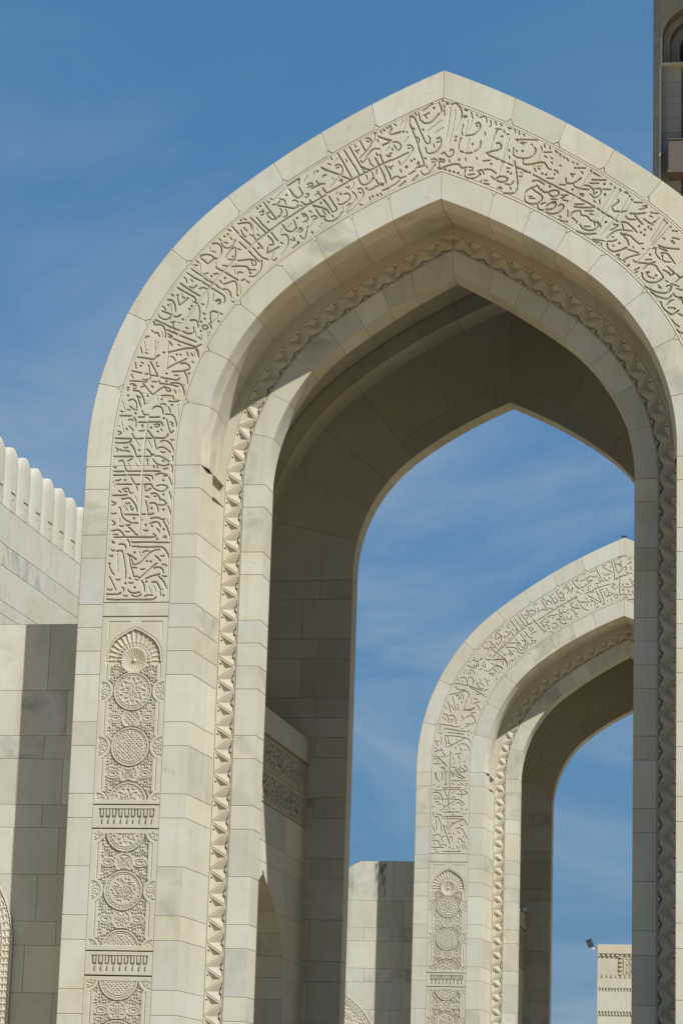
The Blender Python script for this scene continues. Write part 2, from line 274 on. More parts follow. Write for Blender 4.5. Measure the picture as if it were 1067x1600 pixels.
" -767,2959;h-749,3001 -749,2975;h-742,3001 -745,2984;n-968,2955 -962,2932;n-952,2937 -944,2933;h-921,2976 -920,2922;h-911,2973 -919,2938;d-890,2935;h-717,3191 -753,3146 -783,3102 -"
"807,3067 -831,3029;t-683,3356 -670,3341 -660,3331;t-655,3324 -637,3307 -617,3289;n-696,3345 -684,3340;d-654,3375;n-646,3381 -636,3377;t-663,3364 -645,3366 -630,3367 -620,3359 -618,"
"3344;h-613,3357 -610,3324 -600,3304;n-643,3350 -632,3338;n-652,3342 -644,3325 -634,3318;n-622,3326 -610,3318 -600,3304;t-622,3383 -594,3355 -568,3328;t-602,3383 -582,3359 -559,3337"
";h-600,3347 -595,3337;n-599,3325 -590,3322;d-695,3329;d-706,3322;n-723,3315 -716,3308;n-687,3319 -680,3309;n-715,3300 -709,3288 -693,3282 -677,3291 -669,3310;n-707,3303 -694,3298;t"
"-746,3298 -732,3300 -721,3294 -714,3279 -715,3262;h-752,3287 -753,3270;n-745,3273 -734,3270;h-715,3262 -727,3243;d-731,3248;t-785,3257 -769,3263 -750,3260 -735,3248;n-735,3248 -758"
",3230;t-781,3250 -768,3240 -758,3230;n-795,3242 -788,3235;n-803,3229 -791,3226;h-783,3232 -781,3209;n-674,3284 -689,3268 -700,3249;n-668,3284 -667,3261 -672,3241;n-691,3244 -669,32"
"41;d-676,3252;t-656,3301 -642,3288 -631,3278;n-661,3279 -651,3275;t-658,3238 -637,3240 -615,3241 -599,3236;n-615,3240 -608,3220 -599,3223 -599,3236;t-623,3269 -606,3251 -586,3232;t"
"-610,3280 -594,3262 -577,3246 -558,3239;t-593,3296 -578,3276;d-592,3279;n-580,3238 -579,3219 -585,3200 -600,3184 -618,3184;d-615,3194;n-617,3207 -598,3205;t-678,3219 -652,3220 -630"
",3217 -622,3210 -619,3197;n-708,3224 -691,3221;h-665,3228 -660,3215;t-730,3219 -719,3210 -706,3205;h-731,3234 -729,3224;n-659,3192 -652,3200 -640,3196;h-668,3210 -666,3192;d-744,31"
"88;n-737,3195 -721,3197;t-811,3215 -792,3201 -772,3189;t-767,3183 -752,3172 -737,3164;t-825,3202 -801,3185 -779,3174;t-774,3171 -748,3153;n-769,3197 -755,3199;t-699,3200 -676,3185 "
"-654,3172;d-699,3181;n-716,3173 -709,3165;n-704,3160 -685,3165 -669,3170 -661,3163 -657,3143 -658,3124;t-729,3160 -715,3147;t-742,3148 -719,3134 -699,3119 -697,3103 -701,3096;n-708"
",3143 -694,3143 -682,3135 -675,3115;h-648,3156 -645,3124;d-655,3121;n-627,3168 -617,3162;n-638,3172 -632,3175;d-642,3171;n-834,3188 -828,3181 -824,3168;n-813,3179 -805,3172;t-846,3"
"167 -815,3145 -779,3122;t-855,3153 -821,3132 -796,3117 -792,3099;n-815,3155 -802,3150 -791,3159;n-783,3147 -769,3151 -756,3145;h-754,3137 -751,3107 -758,3075;h-734,3126 -737,3104;n"
"-725,3100 -713,3108 -711,3100 -720,3090;n-673,3102 -665,3098;n-743,3065 -732,3070 -721,3064;h-568,3329 -599,3304 -626,3277;h-666,3244 -706,3203 -739,3159 -754,3140;d-601,3414;d-592"
",3422;n-593,3400 -583,3403 -581,3393 -589,3390;n-583,3409 -578,3403;t-581,3434 -561,3407 -538,3377;n-538,3375 -554,3377 -570,3393;n-569,3396 -561,3399;n-566,3365 -560,3368;n-569,34"
"37 -562,3432;n-558,3446 -553,3443;n-538,3375 -522,3389;h-551,3438 -528,3462 -504,3485;t-505,3487 -485,3499 -465,3512;n-465,3512 -467,3492;n-551,3425 -536,3426 -527,3437;t-535,3422 "
"-507,3416 -477,3410 -465,3421;n-508,3425 -511,3438 -529,3445;n-486,3435 -475,3438 -465,3430;d-506,3456;t-497,3476 -484,3458 -470,3446 -458,3449 -452,3462;n-465,3482 -459,3470 -452,"
"3459;n-525,3411 -518,3400 -524,3394;n-506,3407 -502,3387 -513,3381;h-450,3500 -438,3520;n-440,3488 -426,3495 -421,3487 -437,3479;d-407,3534;h-422,3522 -415,3534;n-442,3457 -433,345"
"8 -436,3447 -445,3447;t-456,3431 -441,3421 -422,3427;n-429,3436 -421,3428;n-458,3418 -452,3416;t-424,3476 -408,3483 -396,3488;n-409,3501 -401,3488;n-412,3449 -400,3465;t-403,3463 -"
"391,3446;n-390,3512 -383,3520 -376,3520;n-396,3491 -380,3490;t-386,3472 -374,3459;t-395,3547 -376,3534;n-600,3304 -568,3327 -525,3361 -487,3385 -441,3414 -410,3432 -376,3452;t-595,"
"3297 -578,3277;t-563,3320 -548,3304 -544,3289 -557,3288;t-552,3330 -529,3301;n-564,3260 -561,3281;n-564,3260 -540,3272 -523,3281;h-540,3264 -548,3238;n-517,3319 -504,3322 -494,3308"
" -496,3285;n-519,3296 -512,3291;h-496,3285 -508,3263 -519,3250;h-523,3325 -517,3342;n-544,3238 -536,3235 -531,3244;t-516,3355 -501,3336 -482,3331 -470,3343;n-479,3370 -472,3353 -46"
"8,3343;h-499,3344 -486,3360;d-468,3376;n-454,3388 -443,3390 -433,3376 -436,3365 -449,3362;n-449,3382 -441,3383;n-466,3327 -456,3343 -449,3336 -457,3326;n-456,3317 -447,3305 -439,33"
"11 -432,3348;n-486,3303 -473,3301;n-478,3311 -473,3303;d-462,3294;n-480,3274 -459,3292;n-429,3400 -421,3394;t-407,3403 -392,3381 -377,3379;n-385,3400 -375,3385;n-422,3377 -411,3383"
" -403,3375 -414,3369;h-414,3367 -426,3342;d-417,3326;t-417,3418 -393,3411 -372,3403;d-392,3425;t-385,3436 -373,3423;h-396,3341 -385,3356;n-378,3372 -373,3363;n-350,3550 -339,3555 -"
"328,3548 -324,3533 -328,3518;n-345,3542 -336,3545;t-392,3546 -367,3533 -332,3519;t-327,3515 -296,3501;h-328,3518 -347,3498 -365,3476;t-342,3593 -323,3561 -307,3532 -292,3505;t-322,"
"3604 -302,3572 -282,3541 -268,3514;t-304,3613 -283,3577 -253,3525;n-364,3581 -360,3571;h-343,3577 -353,3560;n-372,3558 -364,3556;n-314,3570 -311,3562;n-287,3619 -282,3612;n-279,359"
"7 -271,3603;n-284,3600 -275,3590;t-270,3633 -260,3613 -250,3596;n-252,3639 -241,3641 -232,3630 -235,3615 -243,3602 -270,3572;n-248,3630 -240,3630;n-265,3565 -260,3557 -251,3566 -24"
"5,3581;n-245,3581 -233,3595 -221,3604 -205,3602;n-225,3657 -219,3659 -222,3644;n-214,3635 -210,3627;h-228,3624 -220,3641;n-203,3665 -200,3656;d-191,3665;d-182,3672;d-173,3678;t-211"
",3647 -190,3636 -169,3629;n-197,3615 -180,3621;n-239,3569 -233,3552 -222,3544;t-217,3571 -205,3546;t-203,3582 -191,3552;n-258,3543 -247,3536;t-253,3537 -237,3533;n-214,3584 -211,35"
"79;n-182,3580 -167,3576;h-183,3593 -174,3607;n-371,3458 -337,3476 -292,3501 -250,3522 -203,3546 -167,3563;n-387,3476 -377,3460;h-358,3510 -352,3503;n-334,3497 -323,3502;n-330,3504 "
"-324,3492;n-310,3477 -303,3472 -300,3478;h-287,3495 -285,3482 -298,3463;t-384,3437 -366,3413 -353,3393;t-366,3446 -347,3416 -339,3404 -343,3395 -353,3393;d-328,3453;n-339,3439 -334"
",3430;n-333,3419 -319,3418 -301,3431 -296,3443 -304,3455 -317,3451;h-345,3449 -338,3460;t-271,3505 -264,3488 -249,3481 -233,3490 -221,3506;n-246,3514 -241,3500;n-228,3524 -223,3511"
";n-212,3532 -213,3517;t-201,3538 -190,3515 -180,3488;t-184,3544 -165,3504;n-216,3499 -205,3482;n-217,3473 -201,3477 -189,3482;n-194,3485 -189,3477;n-237,3462 -217,3470;d-244,3469;n"
"-290,3460 -279,3449 -274,3436;n-273,3467 -261,3470 -253,3455 -254,3442;h-279,3433 -309,3392;h-254,3442 -281,3407 -309,3385;n-268,3457 -260,3454;n-306,3411 -294,3421;h-320,3408 -318"
",3392;n-264,3416 -256,3413;d-222,3441;d-207,3445;n-232,3438 -230,3430;n-198,3451 -193,3444;n-193,3459 -170,3468;t-417,3415 -394,3411 -372,3401 -362,3387;n-372,3365 -355,3362 -333,3"
"373 -321,3392;n-354,3382 -348,3375;n-377,3368 -374,3363;n-67,3726 -50,3739 -35,3752;d-31,3735;t-14,3752 -6,3733 -6,3720;n-5,3766 0,3755;t-80,3719 -74,3697 -58,3684 -36,3689 -12,371"
"6;n-64,3710 -45,3720;n-59,3711 -52,3701;n-92,3721 -87,3712;t-109,3707 -100,3710 -90,3698 -80,3674 -67,3644 -54,3617 -43,3615 -41,3630 -46,3640;n-109,3707 -109,3685;t-109,3685 -95,3"
"652 -82,3618 -72,3585 -60,3552 -61,3539 -83,3532;n-97,3670 -91,3663;n-85,3638 -76,3631 -77,3618;h-51,3656 -30,3672 -5,3692;h-26,3649 2,3667;n-66,3665 -61,3659;n-117,3659 -116,3654;"
"h-140,3680 -129,3698;h-127,3666 -118,3702;d-193,3667;d-181,3674;d-171,3678;n-159,3686 -151,3679;n-204,3663 -199,3656;n-177,3654 -165,3671;t-170,3650 -149,3654 -136,3658;d-128,3658;"
"t-211,3647 -192,3638 -167,3630;n-195,3613 -173,3624;n-162,3623 -148,3624 -135,3612 -138,3599 -147,3593;n-158,3613 -149,3601;h-126,3620 -111,3641;n-224,3657 -218,3654;n-172,3583 -16"
"4,3587;n-181,3578 -173,3573;n-164,3602 -161,3595;h-183,3593 -172,3609;n-114,3610 -104,3611 -95,3599 -98,3588;n-111,3601 -106,3600;n-190,3552 -146,3569 -109,3587;h-98,3588 -115,3564"
" -136,3539;n-216,3588 -209,3581;t-203,3579 -190,3552;n-219,3570 -205,3550;n-55,3601 -50,3584 -37,3580 -19,3586 -5,3605;n-19,3629 -10,3633 -4,3625 -5,3605;n-18,3617 -10,3620;d-54,35"
"64;n-68,3520 -60,3509 -48,3509 -33,3525 -21,3544;n-35,3559 -24,3562 -16,3553;n-33,3551 -24,3550;n-28,3610 -27,3600;n-50,3538 -47,3530;t-14,3530 -5,3524;d-99,3557;d-90,3563;n-83,354"
"3 -77,3553 -74,3539 -86,3530;n-120,3538 -111,3539 -117,3531;n-107,3511 -86,3524;n-136,3529 -131,3520;n-141,3557 -136,3548;n-171,3537 -158,3543;n-174,3540 -163,3531;t-185,3544 -173,"
"3520 -163,3492;t-200,3538 -189,3511 -180,3486;n-163,3473 -147,3482 -135,3496 -142,3506 -154,3503 -163,3494;n-135,3499 -116,3505;n-139,3470 -116,3490;n-97,3488 -76,3508;n-189,3459 -"
"166,3470;n-215,3499 -204,3484 -188,3475;n-196,3484 -186,3483;n8,3751 14,3752 16,3746 9,3746;n1,3743 5,3733;n3,3726 5,3707;t26,3745 40,3748 53,3736 60,3717 59,3694;h59,3694 51,3675 "
"42,3652;h24,3735 19,3676 12,3631;h39,3725 40,3708 33,3659 23,3611;n69,3725 82,3723;n72,3727 75,3718;n66,3704 79,3703;n68,3697 77,3699;n91,3716 95,3698;n108,3707 112,3702;n119,3697 "
"135,3699;n140,3697 142,3678;n154,3684 156,3670 150,3661;n169,3680 174,3668;n187,3671 191,3664;n171,3655 189,3653;n176,3648 169,3634 164,3615;d192,3628;n196,3649 201,3641;n210,3657 "
"223,3653;n213,3658 216,3650;n207,3636 215,3634;n232,3651 235,3639;n246,3644 248,3631;n261,3633 265,3627;t106,3674 115,3679 122,3669 117,3653 105,3640 93,3637;n109,3668 115,3667;t91"
",3637 74,3636;n67,3674 61,3652 65,3638;h81,3687 74,3638;h98,3696 83,3651;d43,3633;d42,3621;n60,3629 53,3609 53,3593;t58,3585 69,3579;t75,3576 97,3577;t105,3581 115,3586 123,3600 12"
"4,3616;d98,3606;n136,3645 139,3635;h87,3624 78,3576;t174,3604 183,3607 191,3594 184,3583 165,3580 142,3574;t142,3574 156,3563 183,3551;t189,3548 204,3540;t211,3536 229,3527;n133,35"
"47 156,3549;d159,3536;n-3,3576 7,3582 13,3572 26,3565 36,3574 36,3587 28,3591 24,3583;t-10,3560 7,3556 4,3548 -7,3553;n-10,3550 -8,3527;t-8,3525 14,3534 36,3540 54,3539 64,3527 81,"
"3528;d11,3523;d25,3518;d39,3514;d53,3510;d55,3554;n23,3555 26,3547;n76,3559 77,3550;n111,3560 113,3553;n87,3528 99,3526 97,3516 89,3518;n76,3520 74,3501 86,3491 108,3491 126,3502;t"
"115,3512 129,3517 136,3502;t138,3518 157,3517 176,3503;n86,3502 106,3504;d123,3505;t160,3494 173,3482 198,3473 213,3482 204,3491 185,3492 173,3482;t206,3468 223,3463 232,3475;n137,"
"3481 148,3480;n136,3471 155,3468;n125,3476 128,3481;n181,3455 195,3451 187,3459;d213,3507;d223,3501;n209,3521 219,3519;n221,3455 224,3446;t234,3542 240,3507 244,3475 244,3452;n244,"
"3449 238,3436;t201,3436 223,3434 238,3436;t240,3522 259,3513 276,3503;d283,3502;n214,3583 218,3576;n216,3560 218,3550;n250,3491 259,3490;h250,3504 262,3503;h259,3497 247,3465;h185,"
"3500 217,3622;h153,3569 167,3634;n237,3615 257,3615 288,3613 309,3611;n239,3618 243,3608;n230,3589 229,3566 240,3556 264,3551 286,3554 298,3567 301,3583;n251,3604 270,3604;n256,360"
"6 261,3596;d259,3576;n239,3579 242,3574;n288,3598 291,3593;n296,3586 302,3579 299,3563;n319,3588 320,3580;n329,3595 331,3583;n345,3586 348,3579;n328,3569 353,3568;n363,3574 371,356"
"5;n377,3562 382,3553;n391,3551 394,3546;n401,3545 407,3536;n419,3532 424,3529;n433,3527 436,3522;h323,3579 306,3537 292,3515;n330,3556 338,3550;n350,3550 355,3545;n352,3534 355,352"
"9;n378,3523 384,3519;t261,3547 263,3532 287,3530 312,3535 330,3533 340,3516 352,3509;n361,3507 370,3504 374,3495;n361,3496 364,3491;n297,3515 303,3505;n309,3516 317,3512;d323,3497;"
"d335,3493;h307,3522 321,3522;t294,3495 337,3469 380,3445 428,3419;t434,3414 463,3397 492,3378;t240,3523 275,3506;n339,3481 360,3479;n379,3458 398,3456;n425,3512 462,3510;n448,3499 "
"453,3492;h480,3504 459,3466 435,3429 411,3391;n477,3501 480,3498;n413,3492 427,3490;n416,3494 420,3481;t398,3478 401,3464 417,3460 435,3467 447,3478;n447,3478 429,3461;n424,3455 42"
"9,3448 447,3441;d420,3439;t449,3441 472,3437;t458,3452 472,3450 487,3436;n485,3494 508,3480;t481,3470 526,3467;n475,3459 504,3457;d521,3454;n516,3437 533,3435;n524,3422 525,3414;n4"
"93,3426 499,3428;n493,3439 507,3440 511,3429 505,3416 490,3410 475,3424;n443,3425 457,3423;n445,3419 457,3417;n487,3401 494,3394;n506,3403 507,3387;t291,3473 310,3474 330,3460;t307"
",3459 316,3446 332,3434 339,3435;d348,3452;t341,3432 356,3419 371,3420 377,3431 368,3439 353,3438 341,3431;t287,3450 304,3437 322,3423 324,3410 311,3398 289,3397 271,3406 267,3422 "
"275,3441 298,3453 304,3455;n281,3422 292,3421;n283,3415 301,3414;n385,3422 405,3421;n384,3411 396,3416;n390,3406 408,3401;n353,3410 372,3408;t358,3393 366,3401 367,3386 357,3377 33"
"2,3375;n334,3375 341,3390 359,3401;n320,3394 335,3399;t309,3392 314,3377 328,3375;t337,3366 354,3361 375,3363 390,3376 392,3387 384,3392 376,3384;n380,3352 386,3347;n377,3341 394,3"
"334;n398,3334 406,3332;t428,3390 457,3389;t425,3382 454,3378 485,3377;n406,3369 406,3349;n412,3349 424,3365 445,3367 448,3354 467,3349;t420,3346 430,3336;n460,3367 488,3365;n476,33"
"56 488,3353;t467,3349 479,3334 488,3332;d501,3372;t512,3363 521,3356;t527,3353 535,3346;n491,3329 503,3328;d527,3327;n433,3326 436,3334;n486,3440 487,3423 492,3422;n519,3437 541,34"
"35;n522,3422 523,3414;n541,3455 544,3450;n553,3443 556,3438;h555,3440 531,3399 489,3334;h573,3433 537,3377 507,3320;h602,3413 562,3344 511,3282;h608,3400 589,3362;n570,3435 573,342"
"8;n585,3424 597,3421;n588,3426 591,3418;n599,3413 604,3409;n607,3401 610,3396;n564,3401 567,3395;n567,3393 546,3378;t545,3376 552,3363 569,3361;t574,3359 592,3362;n614,3390 641,338"
"7;n643,3376 655,3377 651,3369 631,3365;t602,3353 628,3351 652,3353;t589,3344 598,3334 619,3332;t618,3345 631,3328 643,3315;n666,3354 691,3349;n664,3343 673,3338;t646,3334 658,3323 "
"676,3311;n673,3317 685,3326;h694,3336 667,3305;d631,3309;d650,3297;d637,3288;d648,3280;d660,3305;d669,3298;t528,3353 550,3338;t556,3334 565,3326;t512,3363 522,3358;t499,3373 507,33"
"68;n551,3319 565,3316;n566,3315 556,3306 541,3300;t575,3326 592,3323 610,3307 625,3289;n578,3318 583,3298;n529,3272 547,3290 565,3299 586,3298 610,3294;t573,3289 586,3276 597,3260 "
"599,3247;t531,3256 534,3240 550,3229 572,3232 593,3241;n532,3263 550,3263 562,3267;n549,3249 553,3245;d570,3255;n547,3277 552,3276;t583,3286 604,3278 617,3264 632,3252 644,3252;n61"
"2,3243 615,3238;n641,3236 647,3233;n596,3234 629,3222;n560,3216 569,3218 566,3208 575,3200;n581,3198 602,3209 635,3217;n584,3195 588,3193;t614,3197 623,3189;h623,3189 644,3210 665,"
"3235;d600,3182;n594,3180 596,3177;h706,3326 686,3292 665,3257;h717,3316 668,3245;h730,3306 671,3241;n708,3329 712,3326;n715,3321 720,3316;n729,3306 732,3303;n734,3291 752,3288;n707"
",3267 713,3264;n735,3268 757,3262;d734,3257;d740,3250;t692,3244 716,3235 757,3229;t693,3236 719,3225;n672,3233 684,3236 683,3219 698,3196;d666,3214;n651,3198 672,3198;t701,3218 716"
",3218 731,3201 743,3182;n704,3212 707,3193 731,3187;t629,3189 659,3185 683,3178 692,3162;n683,3190 665,3185 644,3166;d526,3327;n507,3323 511,3310;n485,3271 505,3268 523,3264;n487,3"
"265 505,3260;n512,3258 514,3250;t445,3322 453,3309 474,3301 495,3305 504,3317 498,3328 489,3324 492,3316;t435,3300 453,3292 474,3289 496,3290;n459,3315 477,3314;n628,3170 634,3173;"
"n653,3157 664,3157 655,3148 671,3138;d685,3145;n675,3138 680,3136;t641,3155 644,3139 657,3126 675,3122 693,3125 704,3134;t686,3175 693,3161 704,3146 708,3134;t720,3174 731,3162 742"
",3152 740,3150 729,3143 725,3152 707,3163;t749,3147 758,3137 771,3139;n760,3135 745,3119;n716,3127 722,3122;n731,3117 756,3107;n749,3100 769,3094;d696,3106;n692,3113 702,3102;n716,"
"3108 727,3112 734,3105 725,3096;t651,3110 671,3098 693,3089 718,3087 731,3096;t669,3091 687,3078 707,3070 723,3068 734,3079;t738,3084 747,3074 769,3070;n756,3064 765,3069;n727,3060"
" 740,3064;n718,3047 729,3060;t700,3059 705,3042 720,3025 738,3016 756,3029;n723,3039 745,3036 741,3032;t765,3064 771,3043;t756,3017 771,3010;n734,2999 743,2987 758,2975;t750,2966 7"
"61,2956 771,2955;n621,3156 628,3160;n617,3163 632,3172")
TXT_FAR = ("n-1029,2555 -1024,2532 -1003,2509;d-1023,2546;n-990,2560 -985,2537 -989,2512;t-995,2583 -976,2579 -969,2546 -968,2498;d-961,2560;t-938,2512 -855,2512;n-939,2565 -929,2551 -924,2533"
";n-916,2570 -897,2547 -869,2533;n-902,2579 -879,2556 -860,2561;n-884,2584 -860,2565;n-897,2531 -873,2526 -860,2533;n-935,2496 -919,2494;n-898,2491 -889,2491;n-880,2498 -868,2487;d-"
"852,2496;d-852,2485;d-854,2469;d-1031,2491;n-1014,2477 -1002,2482;n-1030,2465 -1016,2459 -988,2461;n-972,2489 -958,2496;t-976,2474 -956,2474;t-946,2474 -886,2474;t-974,2464 -955,24"
"64;t-946,2464 -891,2463 -880,2452 -879,2422;n-872,2466 -849,2448;n-904,2438 -867,2437 -846,2446;n-983,2473 -969,2450 -957,2422;t-1036,2445 -1020,2449 -1001,2445 -987,2424 -984,2399"
";d-1018,2433;d-1026,2424;d-1005,2422;t-1033,2412 -954,2412;t-943,2412 -903,2411 -880,2402 -861,2379;n-1023,2385 -1014,2399 -1000,2392;n-1009,2383 -991,2385;d-928,2445;d-917,2452;d-"
"928,2422;d-917,2425;n-903,2411 -935,2390 -967,2369 -994,2344;n-910,2388 -889,2393 -875,2374;d-921,2383;n-925,2360 -914,2358;n-879,2363 -872,2351;d-851,2356;n-869,2333 -855,2331;n-1"
"037,2371 -1025,2369;n-981,2383 -967,2367;d-961,2353;t-980,2340 -930,2341 -888,2343;n-929,2326 -918,2326;d-1032,2337;d-1032,2326;n-1026,2314 -1008,2314 -993,2289 -986,2261 -985,2229"
";n-1010,2330 -989,2325 -980,2305;t-973,2317 -869,2317;t-973,2304 -873,2303 -855,2290 -845,2267;n-873,2296 -905,2285 -933,2266 -953,2243;n-952,2291 -949,2269;n-933,2282 -921,2282;n-"
"882,2271 -868,2267;h-868,2285 -863,2267;n-1037,2270 -1027,2247 -1022,2236;n-1016,2298 -1012,2261 -1015,2238;t-977,2271 -964,2234 -950,2198 -935,2166;n-977,2271 -951,2255;n-945,2225"
" -936,2225;n-922,2228 -913,2216;n-940,2202 -927,2207 -926,2180;t-905,2251 -882,2255 -863,2235 -846,2199;n-897,2237 -883,2223;d-866,2207;n-1033,2211 -1001,2218 -987,2206 -974,2177;d"
"-1027,2198;t-1032,2183 -1009,2186 -995,2170 -985,2149;t-1034,2148 -971,2148;n-979,2163 -960,2163 -958,2154;d-1024,2166;n-977,2209 -968,2209;t-896,2196 -880,2196 -866,2178 -857,2178"
";n-898,2180 -889,2178;d-937,2148;n-925,2143 -914,2141;n-898,2157 -893,2139;n-870,2164 -863,2139;n-857,2164 -845,2139;d-882,2153;t-978,2126 -897,2126 -879,2130;n-1027,2138 -1013,213"
"7;n-1015,2124 -999,2125;n-949,2583 -946,2473 -950,2413 -946,2349;n-832,3182 -810,3177 -794,3180 -784,3196;n-827,3196 -816,3190;d-848,3171;t-861,3153 -836,3140 -812,3137 -813,3153;n"
"-805,3172 -799,3147;n-849,3126 -828,3123 -820,3099;d-871,3123;d-878,3110;d-857,3107;d-844,3113;d-844,3102;t-899,3081 -878,3085 -862,3067 -861,3035;n-857,3081 -835,3086 -827,3062 -8"
"27,3046;d-885,3062;n-915,3076 -904,3065;t-928,3049 -899,3049 -866,3038;t-856,3041 -813,3024 -775,3011;t-842,3030 -802,3006 -770,2990;t-925,3035 -909,3017 -871,3014;t-951,2990 -908,"
"2998 -866,3009 -849,2992 -854,2966;n-805,3054 -792,3024 -770,3024;n-792,3056 -765,3038;n-766,3078 -750,3062 -744,3035;d-784,3068;d-818,3065;n-812,2992 -786,2990;n-780,2992 -753,297"
"4;n-822,2966 -801,2963;n-765,3011 -744,3019;n-793,3126 -778,3134;n-768,3171 -778,3153 -767,3142;t-723,3182 -688,3182 -656,3184;t-691,3217 -667,3195 -645,3163 -639,3139;n-767,3123 -"
"740,3120 -703,3147;n-740,3107 -708,3107;n-724,3137 -697,3115;n-698,3152 -671,3142 -666,3126;n-740,3107 -713,3094;d-739,3067;d-697,3075;d-682,3112;n-763,3185 -731,3182;n-742,3201 -7"
"31,3212;t-921,2979 -908,2987 -902,2961;n-940,2974 -928,2934 -922,2907;t-966,2950 -957,2923 -948,2889;n-949,2931 -927,2902;n-889,2993 -897,2961;n-881,2987 -878,2960;d-888,2942;d-909"
",2931;d-909,2918;d-886,2947;n-917,2907 -901,2907;n-875,2918 -864,2902 -832,2902 -811,2918;n-874,2915 -859,2960;h-838,2971 -832,2934;n-822,2939 -785,2950;n-806,2934 -789,2912 -789,2"
"896;n-837,2886 -810,2889;t-880,2902 -842,2907 -816,2915;n-979,2923 -970,2907;d-990,2862;d-978,2851;t-988,2883 -969,2875 -961,2854 -963,2833;t-956,2873 -937,2875 -921,2854 -918,2827"
";n-950,2849 -932,2849;d-942,2838;n-887,2870 -876,2854 -886,2843;n-863,2859 -839,2873 -826,2865;n-831,2881 -815,2854 -809,2827;n-862,2827 -830,2825 -820,2833;t-1008,2825 -963,2819 -"
"920,2809;n-920,2809 -894,2811;t-976,2801 -914,2790 -856,2782;n-856,2782 -840,2790;n-867,2809 -846,2817;d-883,2801;t-962,2779 -914,2774 -871,2769;t-975,2761 -924,2759 -871,2750 -844"
",2740 -836,2721;n-978,2758 -971,2721 -971,2695;n-871,2745 -913,2721 -965,2695;n-962,2758 -956,2726 -939,2708;n-966,2721 -950,2718;d-1005,2809;d-1005,2795;d-981,2795;n-1013,2779 -99"
"4,2772;d-832,2777;d-847,2764;n-913,2740 -908,2737;n-1030,2737 -1019,2710 -1011,2705;n-996,2753 -998,2710;n-1019,2729 -1009,2729;t-1031,2673 -997,2681;n-997,2689 -986,2668 -970,2644"
";n-1029,2694 -1019,2689;d-1026,2660;n-996,2647 -980,2644;t-886,2716 -860,2713 -843,2690 -846,2668;n-899,2711 -891,2705;d-864,2682;n-891,2692 -880,2674;n-920,2697 -915,2689;n-917,26"
"60 -885,2663;n-949,2673 -938,2658;t-1036,2647 -1012,2644 -996,2626 -980,2610 -963,2589;t-1036,2632 -1007,2633;t-1035,2606 -1001,2606;d-1014,2619;n-990,2610 -972,2607;d-959,2650;n-9"
"32,2642 -927,2626;n-901,2650 -890,2631;d-891,2615;d-921,2610;n-868,2621 -858,2616;h-853,2653 -847,2621;n-934,2589 -910,2584;n-915,2578 -893,2552 -872,2531;n-925,2557 -898,2531 -882"
",2526;n-889,2594 -894,2568;h-878,2579 -852,2589;n-873,2563 -849,2568;n-868,2600 -852,2584 -849,2563;n-995,2586 -976,2581 -968,2547 -969,2515;n-1023,2546 -1015,2520;d-1023,2554;d-96"
"1,2560;n-936,2557 -930,2531;n-946,2658 -947,2584 -946,2515;t-623,3399 -599,3366 -577,3336;t-604,3411 -581,3382 -563,3360;t-588,3431 -564,3398 -546,3374;t-568,3436 -544,3404 -526,33"
"78;n-595,3362 -590,3330 -592,3322;n-563,3358 -551,3354;t-541,3460 -525,3438 -509,3416;n-529,3454 -501,3458 -489,3448 -497,3432 -507,3428;n-550,3430 -537,3434 -530,3420 -540,3410;d-"
"507,3438;d-559,3376;n-540,3374 -532,3370 -504,3390;t-501,3406 -483,3384;n-592,3326 -559,3350 -524,3378 -500,3392;n-637,3279 -614,3302 -592,3324;n-727,3191 -684,3235 -637,3277;t-626"
",3341 -604,3314;n-654,3339 -638,3337 -632,3325 -640,3315;n-642,3315 -649,3305;n-661,3317 -657,3303;d-630,3301;d-646,3311;n-647,3375 -639,3367;d-635,3381;n-615,3355 -607,3346;n-638,"
"3359 -632,3361;t-705,3339 -687,3325 -669,3309;n-694,3343 -678,3351;d-668,3363;n-705,3327 -709,3315;n-709,3311 -705,3297 -685,3307 -679,3315;n-681,3319 -675,3291 -696,3259;n-706,327"
"5 -694,3273;t-740,3287 -720,3267 -704,3251;n-738,3251 -708,3249;n-734,3263 -732,3243;t-726,3239 -701,3221;n-696,3243 -682,3235;d-729,3305;d-754,3283;d-764,3275;n-780,3263 -773,3255"
";n-769,3245 -753,3249 -745,3239 -749,3229;d-797,3243;n-676,3259 -664,3247;n-665,3271 -651,3261;n-665,3281 -645,3277;n-682,3251 -676,3243;t-631,3275 -601,3276 -582,3274 -572,3266;n-"
"594,3302 -590,3290 -572,3274;n-562,3290 -548,3288 -542,3266 -557,3248 -570,3266;n-587,3266 -581,3250 -561,3234 -542,3250;t-569,3326 -550,3300 -532,3278;t-547,3340 -531,3318 -519,33"
"06 -503,3304;d-541,3314;n-532,3278 -514,3266 -501,3278 -511,3294;n-530,3266 -534,3246 -545,3226;t-526,3360 -508,3340;t-514,3366 -498,3348;n-515,3322 -482,3340;n-499,3290 -481,3288;"
"d-487,3276;t-650,3252 -613,3251 -589,3244 -581,3226 -561,3218 -549,3222;t-634,3239 -620,3223 -606,3211;d-603,3232;n-636,3209 -630,3215 -618,3213 -620,3201;n-658,3215 -656,3203;n-65"
"0,3215 -648,3205;n-580,3204 -573,3202;n-596,3195 -602,3175;n-620,3179 -608,3175;n-614,3185 -612,3171;t-691,3215 -667,3197 -649,3181 -641,3163 -643,3143;t-720,3181 -691,3186 -659,31"
"85;d-673,3171;n-663,3175 -663,3151;n-627,3175 -631,3151;n-691,3201 -687,3197;n-676,3229 -668,3225;n-762,3183 -738,3181;n-739,3205 -735,3199;n-826,3196 -818,3192;n-834,3182 -814,317"
